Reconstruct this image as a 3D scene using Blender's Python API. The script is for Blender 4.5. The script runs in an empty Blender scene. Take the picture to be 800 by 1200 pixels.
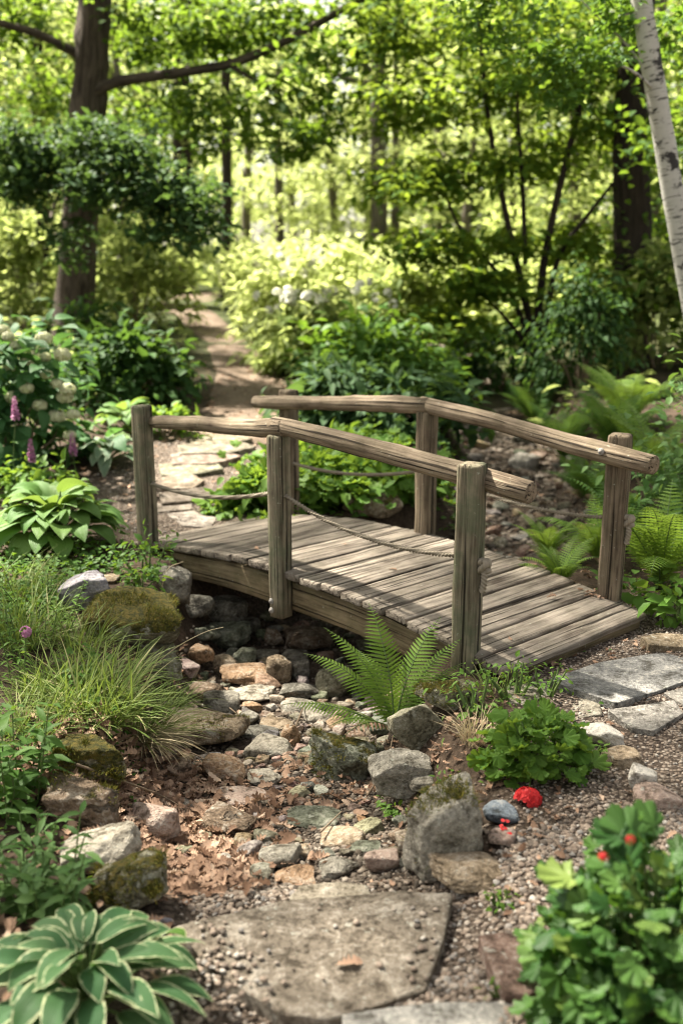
import bpy, bmesh, math
import numpy as np
from mathutils import Vector
PI = math.pi
scene = bpy.context.scene
C = scene.collection
rng = np.random.default_rng(7)

# ------------------------------------------------------------------ camera numbers (also used to find where things stand)
CAM_H, PITCH, FPX = 1.5, 0.2304, 1232.5
_c, _s = math.cos(PITCH), math.sin(PITCH)

def ray(px, py):
    a, b = (px - 400) / FPX, (600 - py) / FPX
    return np.array([a, _c + b * _s, b * _c - _s])

def at(px, py, Y):
    d = ray(px, py)
    t = Y / d[1]
    return np.array([d[0] * t, Y, CAM_H + d[2] * t])

# ------------------------------------------------------------------ noise
def _hash(ix, iy, iz, seed):
    h = (ix.astype(np.int64) * 374761393 + iy.astype(np.int64) * 668265263 + iz.astype(np.int64) * 2147483647 + seed * 974634777) & 0xFFFFFFFF
    h = ((h ^ (h >> 13)) * 1274126177) & 0xFFFFFFFF
    h = ((h ^ (h >> 16)) * 2246822519) & 0xFFFFFFFF
    return ((h ^ (h >> 15)) & 0xFFFFFF) / float(0xFFFFFF) * 2 - 1

def vnoise(P, seed=0):
    P = np.asarray(P, float)
    i = np.floor(P).astype(np.int64)
    f = P - i
    f = f * f * (3 - 2 * f)
    r = 0
    for dx in (0, 1):
        wx = f[:, 0] if dx else 1 - f[:, 0]
        for dy in (0, 1):
            wy = f[:, 1] if dy else 1 - f[:, 1]
            for dz in (0, 1):
                wz = f[:, 2] if dz else 1 - f[:, 2]
                r = r + wx * wy * wz * _hash(i[:, 0] + dx, i[:, 1] + dy, i[:, 2] + dz, seed)
    return r

def fbm(P, octaves=3, seed=0):
    P = np.asarray(P, float)
    r, a = 0, 1.0
    for k in range(octaves):
        r = r + a * vnoise(P * (2 ** k) + 17.3 * k, seed + k)
        a *= .5
    return r

def sstep(a, b, x):
    t = np.clip((x - a) / (b - a), 0, 1)
    return t * t * (3 - 2 * t)

# ------------------------------------------------------------------ terrain height
CREEK = np.array([  # x, y, bed depth below the bank, half width
    [-.05, 0.5, .02, .25], [-.08, 2.0, .03, .28], [-.12, 2.5, .08, .30], [-.185, 2.95, .22, .30], [-.26, 3.75, .34, .30], [-.26, 4.4, .40, .36],
    [-.15, 5.0, .42, .42], [.25, 5.6, .40, .42], [.85, 6.2, .36, .36], [1.24, 6.8, .36, .32], [1.48, 9.0, .36, .30], [1.72, 13.0, .32, .36],
    [1.46, 18, .30, .5], [1.0, 24, .2, .5], [0.5, 32, .1, .5]])

def creek_d(x, y):
    """signed distance outside the creek floor's edge, and the bed depth there"""
    best = np.full(x.shape, 1e9)
    dep = np.zeros(x.shape)
    for a, b in zip(CREEK[:-1], CREEK[1:]):
        d = b[:2] - a[:2]
        t = np.clip(((x - a[0]) * d[0] + (y - a[1]) * d[1]) / (d @ d), 0, 1)
        q = np.hypot(x - a[0] - t * d[0], y - a[1] - t * d[1]) - (a[3] + t * (b[3] - a[3]))
        m = q < best
        best = np.where(m, q, best)
        dep = np.where(m, a[2] + t * (b[2] - a[2]), dep)
    return best, dep

def H(x, y):
    x = np.asarray(x, float); y = np.asarray(y, float)
    sh = x.shape
    x = x.ravel(); y = y.ravel()
    rise = .08 * np.clip(y - 7.2, 0, 9.0) + .012 * np.clip(y - 16, 0, 200)
    # the far left and right banks swell a little
    rise = rise + .10 * sstep(1.6, 4, x) * sstep(4, 7, y) + .05 * sstep(-1.0, -2.2, x) * sstep(4, 6, y)
    P = np.stack([x, y, 0 * x], 1)
    bump = .018 * vnoise(P * 2.2, 3) + .010 * vnoise(P * 6.5, 4) + .05 * vnoise(P * .5, 8) * sstep(6, 10, y)
    d, dep = creek_d(x, y)
    k = 1 - sstep(0, .36, d)
    near = np.hypot((x - .1) * .8, y - 4.96)
    flat = 1 - .7 * sstep(1.6, 1.0, near)
    r = rise + bump * flat - dep * k - .075 * sstep(3.6, 2.2, y) * sstep(.9, -.1, x)
    q = np.clip((x - .61) * .73 + (y - 3.68) * .683, 0, .98)      # the soil is worn away under the end board
    r = r - .035 * np.exp(-(((x - .61 - .73 * q) ** 2 + (y - 3.68 - .683 * q) ** 2) / .03))
    return r.reshape(sh)

def h1(x, y):
    return float(H(np.array([x]), np.array([y]))[0])

_T = np.concatenate([np.arange(1.6, 12, .01), np.arange(12, 60, .05)])
def G(px, py):
    """the point of the ground that stands at this pixel of the photograph"""
    d = ray(px, py)
    P = d[None, :] * (_T / d[1])[:, None]
    z = CAM_H + P[:, 2]
    g = H(P[:, 0], P[:, 1])
    below = np.nonzero(z <= g)[0]
    k = below[0] if len(below) else len(_T) - 1
    return np.array([P[k, 0], P[k, 1], g[k]])

def mpp(p):
    """metres per photo pixel at a point"""
    return (p[1] * _c - (p[2] - CAM_H) * _s) / FPX

# ------------------------------------------------------------------ mesh builder
class MB:
    def __init__(self):
        self.V, self.T, self.Q, self.A, self.n = [], [], [], [], 0
    def add(self, V, T=None, Q=None, A=None):
        V = np.asarray(V, float).reshape(-1, 3)
        self.V.append(V)
        self.A.append(np.zeros_like(V) if A is None else np.asarray(A, float).reshape(-1, 3))
        if T is not None and len(T): self.T.append(np.asarray(T, np.int64).reshape(-1, 3) + self.n)
        if Q is not None and len(Q): self.Q.append(np.asarray(Q, np.int64).reshape(-1, 4) + self.n)
        self.n += len(V)
    def mesh(self, name, m=None, smooth=True):
        me = bpy.data.meshes.new(name)
        V = np.concatenate(self.V) if self.V else np.zeros((0, 3))
        T = np.concatenate(self.T) if self.T else np.zeros((0, 3), np.int64)
        Q = np.concatenate(self.Q) if self.Q else np.zeros((0, 4), np.int64)
        me.vertices.add(len(V))
        me.vertices.foreach_set('co', V.astype(np.float32).ravel())
        li = np.concatenate([T.ravel(), Q.ravel()]).astype(np.int32)
        ls = np.concatenate([np.arange(len(T)) * 3, len(T) * 3 + np.arange(len(Q)) * 4]).astype(np.int32)
        me.loops.add(len(li)); me.loops.foreach_set('vertex_index', li)
        me.polygons.add(len(ls)); me.polygons.foreach_set('loop_start', ls)
        a = me.attributes.new('luv', 'FLOAT_VECTOR', 'POINT')
        a.data.foreach_set('vector', np.concatenate(self.A).astype(np.float32).ravel())
        me.update(calc_edges=True)
        me.polygons.foreach_set('use_smooth', np.full(len(ls), smooth))
        if m: me.materials.append(m)
        return me
    def build(self, name, m=None, parent=None, smooth=True):
        o = bpy.data.objects.new(name, self.mesh(name, m, smooth))
        C.objects.link(o)
        if parent is not None: o.parent = parent
        return o

def tag(o, label=None, cat=None, group=None, kind=None):
    if label: o['label'] = label
    if cat: o['category'] = cat
    if group: o['group'] = group
    if kind: o['kind'] = kind
    return o

def thing(name, label, cat, loc=(0, 0, 0), group=None, rz=0):
    o = bpy.data.objects.new(name, None)
    o.empty_display_size = .1
    C.objects.link(o)
    o.location = loc; o.rotation_euler = (0, 0, rz)
    return tag(o, label, cat, group)

def dup(root, loc, rz=0, s=1, label=None):
    r = root.copy(); C.objects.link(r)
    r.location = loc; r.rotation_euler = (0, 0, rz)
    r.scale = (s, s, s) if not hasattr(s, '__len__') else s
    if label: r['label'] = label
    for ch in list(root.children):
        c = ch.copy(); C.objects.link(c); c.parent = r
        for g in ch.children:
            d = g.copy(); C.objects.link(d); d.parent = c
    return r

# ------------------------------------------------------------------ materials
class NT:
    def __init__(self, name):
        self.m = bpy.data.materials.new(name); self.m.use_nodes = True
        self.t = self.m.node_tree; self.t.nodes.clear()
        self.out = self.t.nodes.new('ShaderNodeOutputMaterial')
    def n(self, typ, **kw):
        nd = self.t.nodes.new('ShaderNode' + typ)
        for k, v in kw.items():
            if k.startswith('_'): setattr(nd, k[1:], v)
            else: self.set(nd.inputs[k.replace('__', ' ')] if not k.startswith('i') or not k[1:].isdigit() else nd.inputs[int(k[1:])], v)
        return nd
    def set(self, sock, v):
        if isinstance(v, bpy.types.NodeSocket): self.t.links.new(v, sock)
        elif isinstance(v, bpy.types.Node): self.t.links.new(v.outputs[0], sock)
        else:
            if hasattr(sock.default_value, '__len__') and len(sock.default_value) == 4 and len(v) == 3: v = (*v, 1)
            sock.default_value = v
    def math(self, op, a, b=0.0, clamp=False):
        nd = self.t.nodes.new('ShaderNodeMath'); nd.operation = op; nd.use_clamp = clamp
        self.set(nd.inputs[0], a); self.set(nd.inputs[1], b); return nd.outputs[0]
    def mix(self, f, a, b, mode='MIX'):
        nd = self.t.nodes.new('ShaderNodeMix'); nd.data_type = 'RGBA'; nd.blend_type = mode
        self.set(nd.inputs[0], f); self.set(nd.inputs[6], a); self.set(nd.inputs[7], b); return nd.outputs[2]
    def ramp(self, f, stops, interp='LINEAR'):
        nd = self.t.nodes.new('ShaderNodeValToRGB'); nd.color_ramp.interpolation = interp
        e = nd.color_ramp.elements
        while len(e) < len(stops): e.new(.5)
        for el, (p, c) in zip(e, stops):
            el.position = p; el.color = (*c, 1) if len(c) == 3 else c
        self.set(nd.inputs[0], f); return nd.outputs[0]
    def noise(self, vec, scale, detail=3, rough=.55, dist=0):
        nd = self.n('TexNoise', Scale=scale, Detail=detail, Roughness=rough, Distortion=dist)
        if vec is not None: self.set(nd.inputs['Vector'], vec)
        return nd.outputs[0]
    def smooth(self, x, a, b):
        nd = self.t.nodes.new('ShaderNodeMapRange'); nd.interpolation_type = 'SMOOTHSTEP'
        self.set(nd.inputs[0], x); nd.inputs[1].default_value = a; nd.inputs[2].default_value = b
        return nd.outputs[0]
    def vmul(self, v, s):
        nd = self.t.nodes.new('ShaderNodeVectorMath'); nd.operation = 'MULTIPLY'
        self.set(nd.inputs[0], v); self.set(nd.inputs[1], s); return nd.outputs[0]
    def vadd(self, v, s):
        nd = self.t.nodes.new('ShaderNodeVectorMath'); nd.operation = 'ADD'
        self.set(nd.inputs[0], v); self.set(nd.inputs[1], s); return nd.outputs[0]
    def attr(self, name='luv'):
        return self.n('Attribute', _attribute_name=name).outputs['Vector']
    def pos(self):
        return self.n('NewGeometry').outputs['Position']
    def rnd(self):
        return self.n('NewGeometry').outputs['Random Per Island']
    def bump(self, h, strength=.5, dist=.01, normal=None):
        nd = self.n('Bump', Strength=strength, Distance=dist, Height=h)
        if normal is not None: self.set(nd.inputs['Normal'], normal)
        return nd.outputs[0]
    def bsdf(self, col, rough=.7, normal=None, spec=.3):
        nd = self.n('BsdfPrincipled', Roughness=rough)
        self.set(nd.inputs['Base Color'], col)
        nd.inputs['Specular IOR Level'].default_value = spec
        if normal is not None: self.set(nd.inputs['Normal'], normal)
        return nd.outputs[0]
    def done(self, sh):
        self.t.links.new(sh, self.out.inputs[0]); return self.m

def leaf_mat(name, c1, c2, tr, k=.4, rough=.55, spec=.22, c3=None):
    t = NT(name)
    r = t.rnd()
    stops = [(0, c1), (1, c2)] if c3 is None else [(0, c1), (.85, c2), (1, c3)]
    col = t.ramp(r, stops)
    trc = t.mix(t.math('MULTIPLY', r, .6), tr, tuple(x * .7 for x in tr))
    a = t.bsdf(col, rough, spec=spec)
    b = t.n('BsdfTranslucent', Color=trc)
    return t.done(t.n('MixShader', i0=k, i1=a, i2=b).outputs[0])

def hosta_mat(name, c1, c2, tr, edge=None, k=.3, nerves=11):
    t = NT(name)
    luv = t.attr()
    sp = t.n('SeparateXYZ', i0=luv)
    u, v, w = sp.outputs[0], sp.outputs[1], sp.outputs[2]
    col = t.mix(w, c1, c2)
    av = t.math('ABSOLUTE', v)
    if edge is not None:
        nz = t.noise(t.vmul(luv, (6, 2, 40)), 2.0, 2)
        e = t.smooth(t.math('ADD', t.math('ADD', av, t.math('MULTIPLY', t.smooth(u, .75, 1.0), .35)), t.math('MULTIPLY', t.math('SUBTRACT', nz, .5), .5)), .87, .92)
        col = t.mix(e, col, edge)
        tr2 = t.mix(e, tr, tuple(min(1, x * .8) for x in edge))
    else:
        tr2 = tr
    h = t.math('SINE', t.math('MULTIPLY', av, nerves * PI))
    nrm = t.bump(h, .35, .004)
    a = t.bsdf(col, .52, nrm, .2)
    b = t.n('BsdfTranslucent', Color=tr2)
    return t.done(t.n('MixShader', i0=k, i1=a, i2=b).outputs[0])

def plain_mat(name, c1, c2, rough=.7, tr=None, k=.3):
    t = NT(name)
    col = t.mix(t.rnd(), c1, c2)
    a = t.bsdf(col, rough)
    if tr is None: return t.done(a)
    return t.done(t.n('MixShader', i0=k, i1=a, i2=t.n('BsdfTranslucent', Color=tr)).outputs[0])

def wood_mat(name, light, dark, algae, amount):
    t = NT(name)
    luv = t.vadd(t.attr(), t.vmul(t.n('CombineXYZ', X=t.rnd(), Y=t.rnd(), Z=t.rnd()), (37, 53, 71)))
    g1 = t.noise(t.vmul(luv, (2.2, 60, 60)), 1.0, 5, .65, .4)
    g2 = t.noise(t.vmul(luv, (5, 190, 190)), 1.0, 3, .6)
    blot = t.noise(t.vmul(luv, (5, 11, 11)), 1.0, 4, .6)
    crack = t.smooth(t.noise(t.vmul(luv, (1.3, 85, 85)), 1.0, 2, .5, .3), .59, .66)
    f = t.math('ADD', t.math('MULTIPLY', g1, .65), t.math('MULTIPLY', blot, .5))
    col = t.ramp(f, [(.43, dark), (.57, tuple((a + b) / 2 for a, b in zip(light, dark))), (.74, light)])
    val = t.math('ADD', t.math('MULTIPLY', t.rnd(), .45), .78)
    col = t.mix(1.0, col, t.n('CombineXYZ', X=val, Y=val, Z=val).outputs[0], 'MULTIPLY')
    al = t.math('MULTIPLY', t.smooth(t.noise(t.pos(), 9, 4, .65), .42, .66), amount)
    col = t.mix(al, col, algae)
    lich = t.math('MULTIPLY', t.smooth(t.noise(t.pos(), 55, 3, .6), .66, .73), .5)
    col = t.mix(lich, col, (.42, .44, .36))
    col = t.mix(t.math('MULTIPLY', crack, .85), col, tuple(x * .22 for x in dark))
    isnail = t.math('LESS_THAN', t.n('SeparateXYZ', i0=t.attr()).outputs[0], -50.0)
    col = t.mix(isnail, col, (.035, .024, .018))
    h = t.math('SUBTRACT', t.math('ADD', t.math('MULTIPLY', g1, .6), t.math('MULTIPLY', g2, .35)), t.math('MULTIPLY', crack, .9))
    return t.done(t.bsdf(col, .85, t.bump(h, 1.0, .010), .15))

def bark_mat(name, c1, c2, sc=(3, 22, 22)):
    t = NT(name)
    luv = t.attr()
    n = t.noise(t.vmul(luv, sc), 1.0, 6, .65, .8)
    col = t.ramp(n, [(.3, c1), (.7, c2)])
    return t.done(t.bsdf(col, .9, t.bump(n, 1.0, .04), .15))

def birch_mat():
    t = NT('birch bark')
    luv = t.attr()
    n = t.noise(t.vmul(luv, (60, 9, 9)), 1.0, 3, .6, .4)
    n2 = t.noise(t.vmul(luv, (7, 5, 5)), 1.0, 4, .7)
    m = t.math('MAXIMUM', t.math('MULTIPLY', t.smooth(n, .57, .64), .8), t.smooth(n2, .56, .62))
    col = t.mix(m, t.mix(n2, (.56, .54, .49), (.30, .29, .26)), (.035, .032, .03))
    return t.done(t.bsdf(col, .7, t.bump(n2, .4, .01), .2))

def rock_mat(name, banded=False):
    t = NT(name)
    oi = t.n('ObjectInfo')
    base = oi.outputs['Color']; moss = oi.outputs['Alpha']
    P = t.pos()
    n1 = t.noise(P, 14, 6, .65, .3)
    n2 = t.noise(P, 70, 4, .65)
    n3 = t.noise(P, 260, 2, .6)
    f = t.math('ADD', t.math('MULTIPLY', n1, .6), t.math('MULTIPLY', n2, .4))
    lo = t.mix(1.0, base, (.30, .28, .25), 'MULTIPLY')
    hi = t.mix(.42, base, (.60, .55, .47))
    col = t.mix(t.smooth(f, .38, .53), lo, base)
    col = t.mix(t.math('MULTIPLY', t.smooth(f, .51, .62), .85), col, hi)
    sp = t.math('MULTIPLY', t.smooth(n3, .58, .68), .55)
    col = t.mix(sp, col, (.05, .045, .04))
    lich = t.math('MULTIPLY', t.smooth(t.noise(P, 32, 5, .7), .60, .66), .45)
    col = t.mix(lich, col, (.50, .50, .43))
    vein = None
    h = t.math('ADD', t.math('MULTIPLY', n1, 1.0), t.math('ADD', t.math('MULTIPLY', n2, .45), t.math('MULTIPLY', n3, .15)))
    if banded:
        wob = t.vmul(t.vadd(P, t.n('CombineXYZ', X=0, Y=0, Z=t.math('MULTIPLY', t.noise(P, 9, 3), .12)).outputs[0]), (5, 5, 42))
        b = t.noise(wob, 1.0, 3, .6)
        cr = t.smooth(b, .60, .66)
        col = t.mix(t.math('MULTIPLY', cr, .7), col, (.05, .04, .03))
        h = t.math('SUBTRACT', h, t.math('MULTIPLY', cr, 1.2))
    gn = t.n('SeparateXYZ', i0=t.n('NewGeometry').outputs['Normal']).outputs[2]
    mn = t.noise(P, 11, 5, .65)
    mv = t.math('ADD', t.math('ADD', t.math('MULTIPLY', gn, .22), mn), t.math('SUBTRACT', moss, 1.12))
    mf = t.math('MULTIPLY', t.smooth(mv, .0, .10), t.smooth(moss, .02, .1))
    mc = t.ramp(t.noise(P, 48, 4, .7), [(.32, (.022, .024, .006)), (.48, (.085, .080, .013)), (.62, (.17, .125, .022)), (.72, (.10, .12, .03))])
    col = t.mix(mf, col, mc)
    mh = t.math('MULTIPLY', t.noise(P, 130, 3, .7), t.math('MULTIPLY', mf, 2.2))
    return t.done(t.bsdf(col, .82, t.bump(t.math('ADD', h, mh), 1.0, .022), .2))

M = {}
M['post'] = wood_mat('post wood', (.25, .215, .150), (.050, .039, .026), (.085, .105, .060), .6)
M['postfar'] = wood_mat('inner post wood', (.23, .18, .125), (.048, .035, .024), (.10, .095, .055), .35)
M['deck'] = wood_mat('deck wood', (.315, .27, .22), (.06, .046, .036), (.13, .12, .08), .2)
M['beam'] = wood_mat('beam wood', (.24, .19, .115), (.065, .047, .027), (.10, .095, .045), .4)
M['rail'] = wood_mat('rail wood', (.31, .245, .175), (.065, .046, .031), (.13, .11, .065), .35)
M['steel'] = plain_mat('bolt steel', (.30, .29, .27), (.22, .20, .18), .45)
M['nail'] = plain_mat('rusty nail', (.035, .026, .02), (.06, .04, .03), .6)
M['rope'] = plain_mat('rope fibre', (.24, .205, .155), (.24, .205, .155), .9)
M['bark'] = bark_mat('oak bark', (.018, .014, .011), (.12, .095, .075))
M['barkgrey'] = bark_mat('grey bark', (.05, .042, .034), (.20, .17, .14))
M['barkdark'] = bark_mat('dark bark', (.012, .010, .008), (.055, .042, .032))
M['birch'] = birch_mat()
M['rock'] = rock_mat('field stone')
M['rockband'] = rock_mat('layered stone', True)
M['stem'] = plain_mat('green stem', (.07, .12, .03), (.10, .14, .04), .6)
M['twig'] = plain_mat('brown twig', (.10, .07, .045), (.20, .15, .10), .85)
M['oakleaf'] = leaf_mat('oak leaves', (.026, .062, .014), (.060, .115, .026), (.22, .34, .03), .38, rough=.7, spec=.08)
M['bluleaf'] = leaf_mat('blue green leaves', (.022, .056, .022), (.055, .105, .040), (.13, .22, .04), .28, rough=.65, spec=.12)
M['limeleaf'] = leaf_mat('lime leaves', (.085, .130, .035), (.17, .20, .065), (.46, .54, .16), .5, rough=.7, spec=.1)
M['goldleaf'] = leaf_mat('yellow green leaves', (.15, .19, .055), (.27, .30, .10), (.62, .70, .26), .58, rough=.7, spec=.1)
M['maple'] = leaf_mat('maple leaves', (.036, .088, .010), (.080, .140, .020), (.28, .38, .035), .40, rough=.7, spec=.08)
M['darkleaf'] = leaf_mat('dark shrub leaves', (.015, .042, .012), (.042, .090, .024), (.12, .22, .03), .28, rough=.65, spec=.12)
M['midleaf'] = leaf_mat('mid green leaves', (.040, .100, .018), (.085, .165, .034), (.20, .34, .03), .33, spec=.15)
M['fresh'] = leaf_mat('fresh green leaves', (.065, .150, .020), (.120, .215, .038), (.28, .42, .04), .36, spec=.15)
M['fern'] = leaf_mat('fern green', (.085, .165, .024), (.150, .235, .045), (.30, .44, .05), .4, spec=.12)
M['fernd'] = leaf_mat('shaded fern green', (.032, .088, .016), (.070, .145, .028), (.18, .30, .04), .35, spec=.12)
M['grass'] = leaf_mat('grass blades', (.075, .130, .022), (.17, .22, .065), (.24, .32, .05), .3, spec=.12, c3=(.42, .36, .2))
M['straw'] = leaf_mat('straw blades', (.34, .27, .155), (.50, .42, .27), (.4, .33, .18), .25)
M['dead'] = leaf_mat('dead leaves', (.10, .055, .034), (.40, .265, .185), (.40, .26, .16), .12, rough=.8, spec=.08, c3=(.52, .39, .29))
M['geran'] = leaf_mat('geranium leaves', (.014, .052, .010), (.078, .165, .034), (.14, .28, .03), .26, rough=.5, spec=.25, c3=(.16, .22, .05))
M['phlox'] = leaf_mat('herb leaves', (.048, .115, .030), (.105, .185, .055), (.20, .32, .05), .3, spec=.15)
M['red'] = plain_mat('red petals', (.36, .006, .010), (.78, .05, .05), .6, (.7, .03, .03), .3)
M['pink'] = plain_mat('pink petals', (.36, .12, .26), (.50, .26, .40), .6, (.45, .2, .36), .3)
M['lilac'] = plain_mat('lilac petals', (.60, .42, .62), (.70, .55, .72), .6, (.6, .4, .6), .3)
M['white'] = plain_mat('white petals', (.72, .72, .60), (.82, .80, .72), .6, (.7, .7, .55), .3)
M['cream'] = plain_mat('cream florets', (.54, .57, .31), (.74, .71, .52), .6, (.5, .55, .25), .25)
M['hostavar'] = hosta_mat('variegated hosta', (.045, .12, .045), (.085, .165, .065), (.14, .28, .06), (.56, .60, .34))
M['hostalime'] = hosta_mat('lime hosta', (.075, .165, .038), (.14, .235, .06), (.26, .38, .06))
M['hostablue'] = hosta_mat('grey green hosta', (.12, .19, .11), (.19, .27, .17), (.2, .3, .12), (.40, .45, .30))
M['hydra'] = hosta_mat('hydrangea leaves', (.035, .10, .035), (.065, .15, .05), (.12, .25, .05), nerves=7)
t = NT('pebble gravel')
r = t.rnd()
M['pebble'] = t.done(t.bsdf(t.mix(t.math('MULTIPLY', t.noise(t.pos(), 120, 3), .5), t.ramp(r, [(0, (.05, .042, .034)), (.2, (.13, .10, .078)), (.45, (.22, .165, .125)), (.65, (.29, .23, .18)), (.82, (.35, .30, .25)), (.9, (.17, .165, .16)), (1, (.52, .48, .42))]), (.18, .14, .11)), .75, None, .3))
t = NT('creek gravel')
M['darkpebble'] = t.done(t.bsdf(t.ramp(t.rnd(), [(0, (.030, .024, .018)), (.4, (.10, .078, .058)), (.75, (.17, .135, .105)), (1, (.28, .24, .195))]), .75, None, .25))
# ------------------------------------------------------------------ ground sheet
def spaced(lo, hi, step, far_lo, far_hi):
    v = list(np.arange(lo, hi + 1e-6, step))
    d = step
    while v[-1] < far_hi: d *= 1.13; v.append(v[-1] + d)
    d = step
    while v[0] > far_lo: d *= 1.13; v.insert(0, v[0] - d)
    return np.array(v)

PATH = np.array([[-.62, 5.95, .42], [-.98, 6.5, .46], [-1.06, 7.2, .50], [-.98, 8.4, .50], [-.96, 10, .42], [-1.0, 11.2, .36], [-1.32, 13.1, .34], [-1.98, 15.3, .34], [-2.6, 17.3, .38], [-3.0, 20, .5], [-3.0, 25, .6]])
def smooth_line(P, n):
    P = np.asarray(P, float)
    out = []
    Q = np.vstack([2 * P[0] - P[1], P, 2 * P[-1] - P[-2]])
    for i in range(1, len(Q) - 2):
        a, b, c, d = Q[i - 1:i + 3]
        for t in np.arange(n) / n:
            out.append(.5 * (2 * b + (c - a) * t + (2 * a - 5 * b + 4 * c - d) * t * t + (3 * b - a - 3 * c + d) * t ** 3))
    out.append(P[-1])
    return np.array(out)
PL = smooth_line(PATH, 8)

def path_d(x, y):
    d = np.full(x.shape, 1e9)
    for p in PL: d = np.minimum(d, np.hypot(x - p[0], y - p[1]) - p[2])
    return d

def masks(x, y):
    cd, _ = creek_d(x, y)
    P = np.stack([x, y, 0 * x], 1)
    nz = .12 * vnoise(P * 3, 21)
    right = sstep(.42, .62, x - .16 * (y - 2.6) + nz) * sstep(4.9, 4.5, y)
    left = sstep(.25, -.05, path_d(x, y) + nz) * sstep(9.5, 8.2, y)
    front = sstep(2.65, 2.45, y + nz) * sstep(-.45, -.3, x)
    grav = np.clip(right + left + front, 0, 1)
    creek = sstep(.22, .0, cd + nz * .6)
    return grav, creek, cd

gx = spaced(-2.4, 2.8, .028, -70, 70); gy = spaced(1.2, 9.0, .028, -12, 95)
X, Y = np.meshgrid(gx, gy)
Z = H(X, Y)
mb = MB()
gm, cm, cdist = masks(X.ravel(), Y.ravel())
nx, ny = len(gx), len(gy)
ii = (np.arange(ny - 1)[:, None] * nx + np.arange(nx - 1)[None, :]).ravel()
mb.add(np.stack([X.ravel(), Y.ravel(), Z.ravel()], 1), Q=np.stack([ii, ii + 1, ii + 1 + nx, ii + nx], 1), A=np.stack([gm, cm, sstep(9, 15, Y.ravel())], 1))
t = NT('garden soil')
sp = t.n('SeparateXYZ', i0=t.attr())
P = t.pos()
n1 = t.noise(P, 7, 5, .65); n2 = t.noise(P, 60, 4, .65); n3 = t.noise(P, 220, 2, .6)
soil = t.ramp(t.math('ADD', t.math('MULTIPLY', n1, .5), t.math('MULTIPLY', n2, .5)), [(.36, (.016, .011, .007)), (.52, (.050, .034, .023)), (.68, (.12, .085, .06))])
vor = t.n('TexVoronoi', Scale=75.0, Vector=P)
vcol = t.n('SeparateXYZ', i0=vor.outputs['Color'])
grav = t.ramp(vcol.outputs[0], [(0, (.07, .053, .041)), (.35, (.14, .108, .083)), (.7, (.21, .165, .13)), (1, (.30, .255, .21))])
grav = t.mix(t.smooth(vor.outputs['Distance'], .25, .75), grav, (.045, .033, .025))
col = t.mix(sp.outputs[0], soil, grav)
cre = t.mix(t.smooth(n2, .4, .6), (.030, .022, .016), (.10, .075, .057))
col = t.mix(sp.outputs[1], col, cre)
green = t.ramp(n1, [(.3, (.020, .030, .010)), (.7, (.060, .070, .020))])
col = t.mix(sp.outputs[2], col, green)
hh = t.math('ADD', t.math('MULTIPLY', n2, .5), t.math('ADD', t.math('MULTIPLY', n3, .3), t.math('MULTIPLY', t.math('MULTIPLY', vor.outputs['Distance'], sp.outputs[0]), -1.0)))
gmat = t.done(t.bsdf(col, .92, t.bump(hh, .9, .012), .15))
ground = mb.build('ground', gmat); tag(ground, kind='structure')

# ------------------------------------------------------------------ the trodden path leading away
mb = MB()
rows = []
for i, p in enumerate(PL[24:], 24):
    a = PL[min(i + 1, len(PL) - 1)] - PL[max(i - 1, 0)]
    a = a[:2] / np.hypot(*a[:2]); nrm = np.array([a[1], -a[0]])
    ks = np.linspace(-1, 1, 15)
    wob = 1 + .26 * vnoise(np.array([[p[1] * 1.3, s, 0] for s in (0.5, 9.5)]), 5)
    rows.append([(p[0] + nrm[0] * k * p[2] * (wob[0] if k < 0 else wob[1]), p[1] + nrm[1] * k * p[2] * (wob[0] if k < 0 else wob[1])) for k in ks])
R = np.array(rows); sh = R.shape[:2]
xy = R.reshape(-1, 2)
edge = np.tile(np.abs(np.linspace(-1, 1, 15)), sh[0])
zz = H(xy[:, 0], xy[:, 1]) + .012 - .03 * sstep(.8, 1.0, edge)
ii = (np.arange(sh[0] - 1)[:, None] * 15 + np.arange(14)[None, :]).ravel()
mb.add(np.column_stack([xy, zz]), Q=np.stack([ii, ii + 1, ii + 16, ii + 15], 1))
t = NT('trodden earth')
P = t.pos(); n1 = t.noise(P, 3, 5, .6); n2 = t.noise(P, 45, 4, .7)
col = t.ramp(t.math('ADD', t.math('MULTIPLY', n1, .5), t.math('MULTIPLY', n2, .5)), [(.38, (.075, .055, .040)), (.5, (.155, .115, .085)), (.64, (.25, .20, .155))])
o = mb.build('dirt_path', t.done(t.bsdf(col, .95, t.bump(n2, .8, .01), .1))); tag(o, kind='structure')

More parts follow.
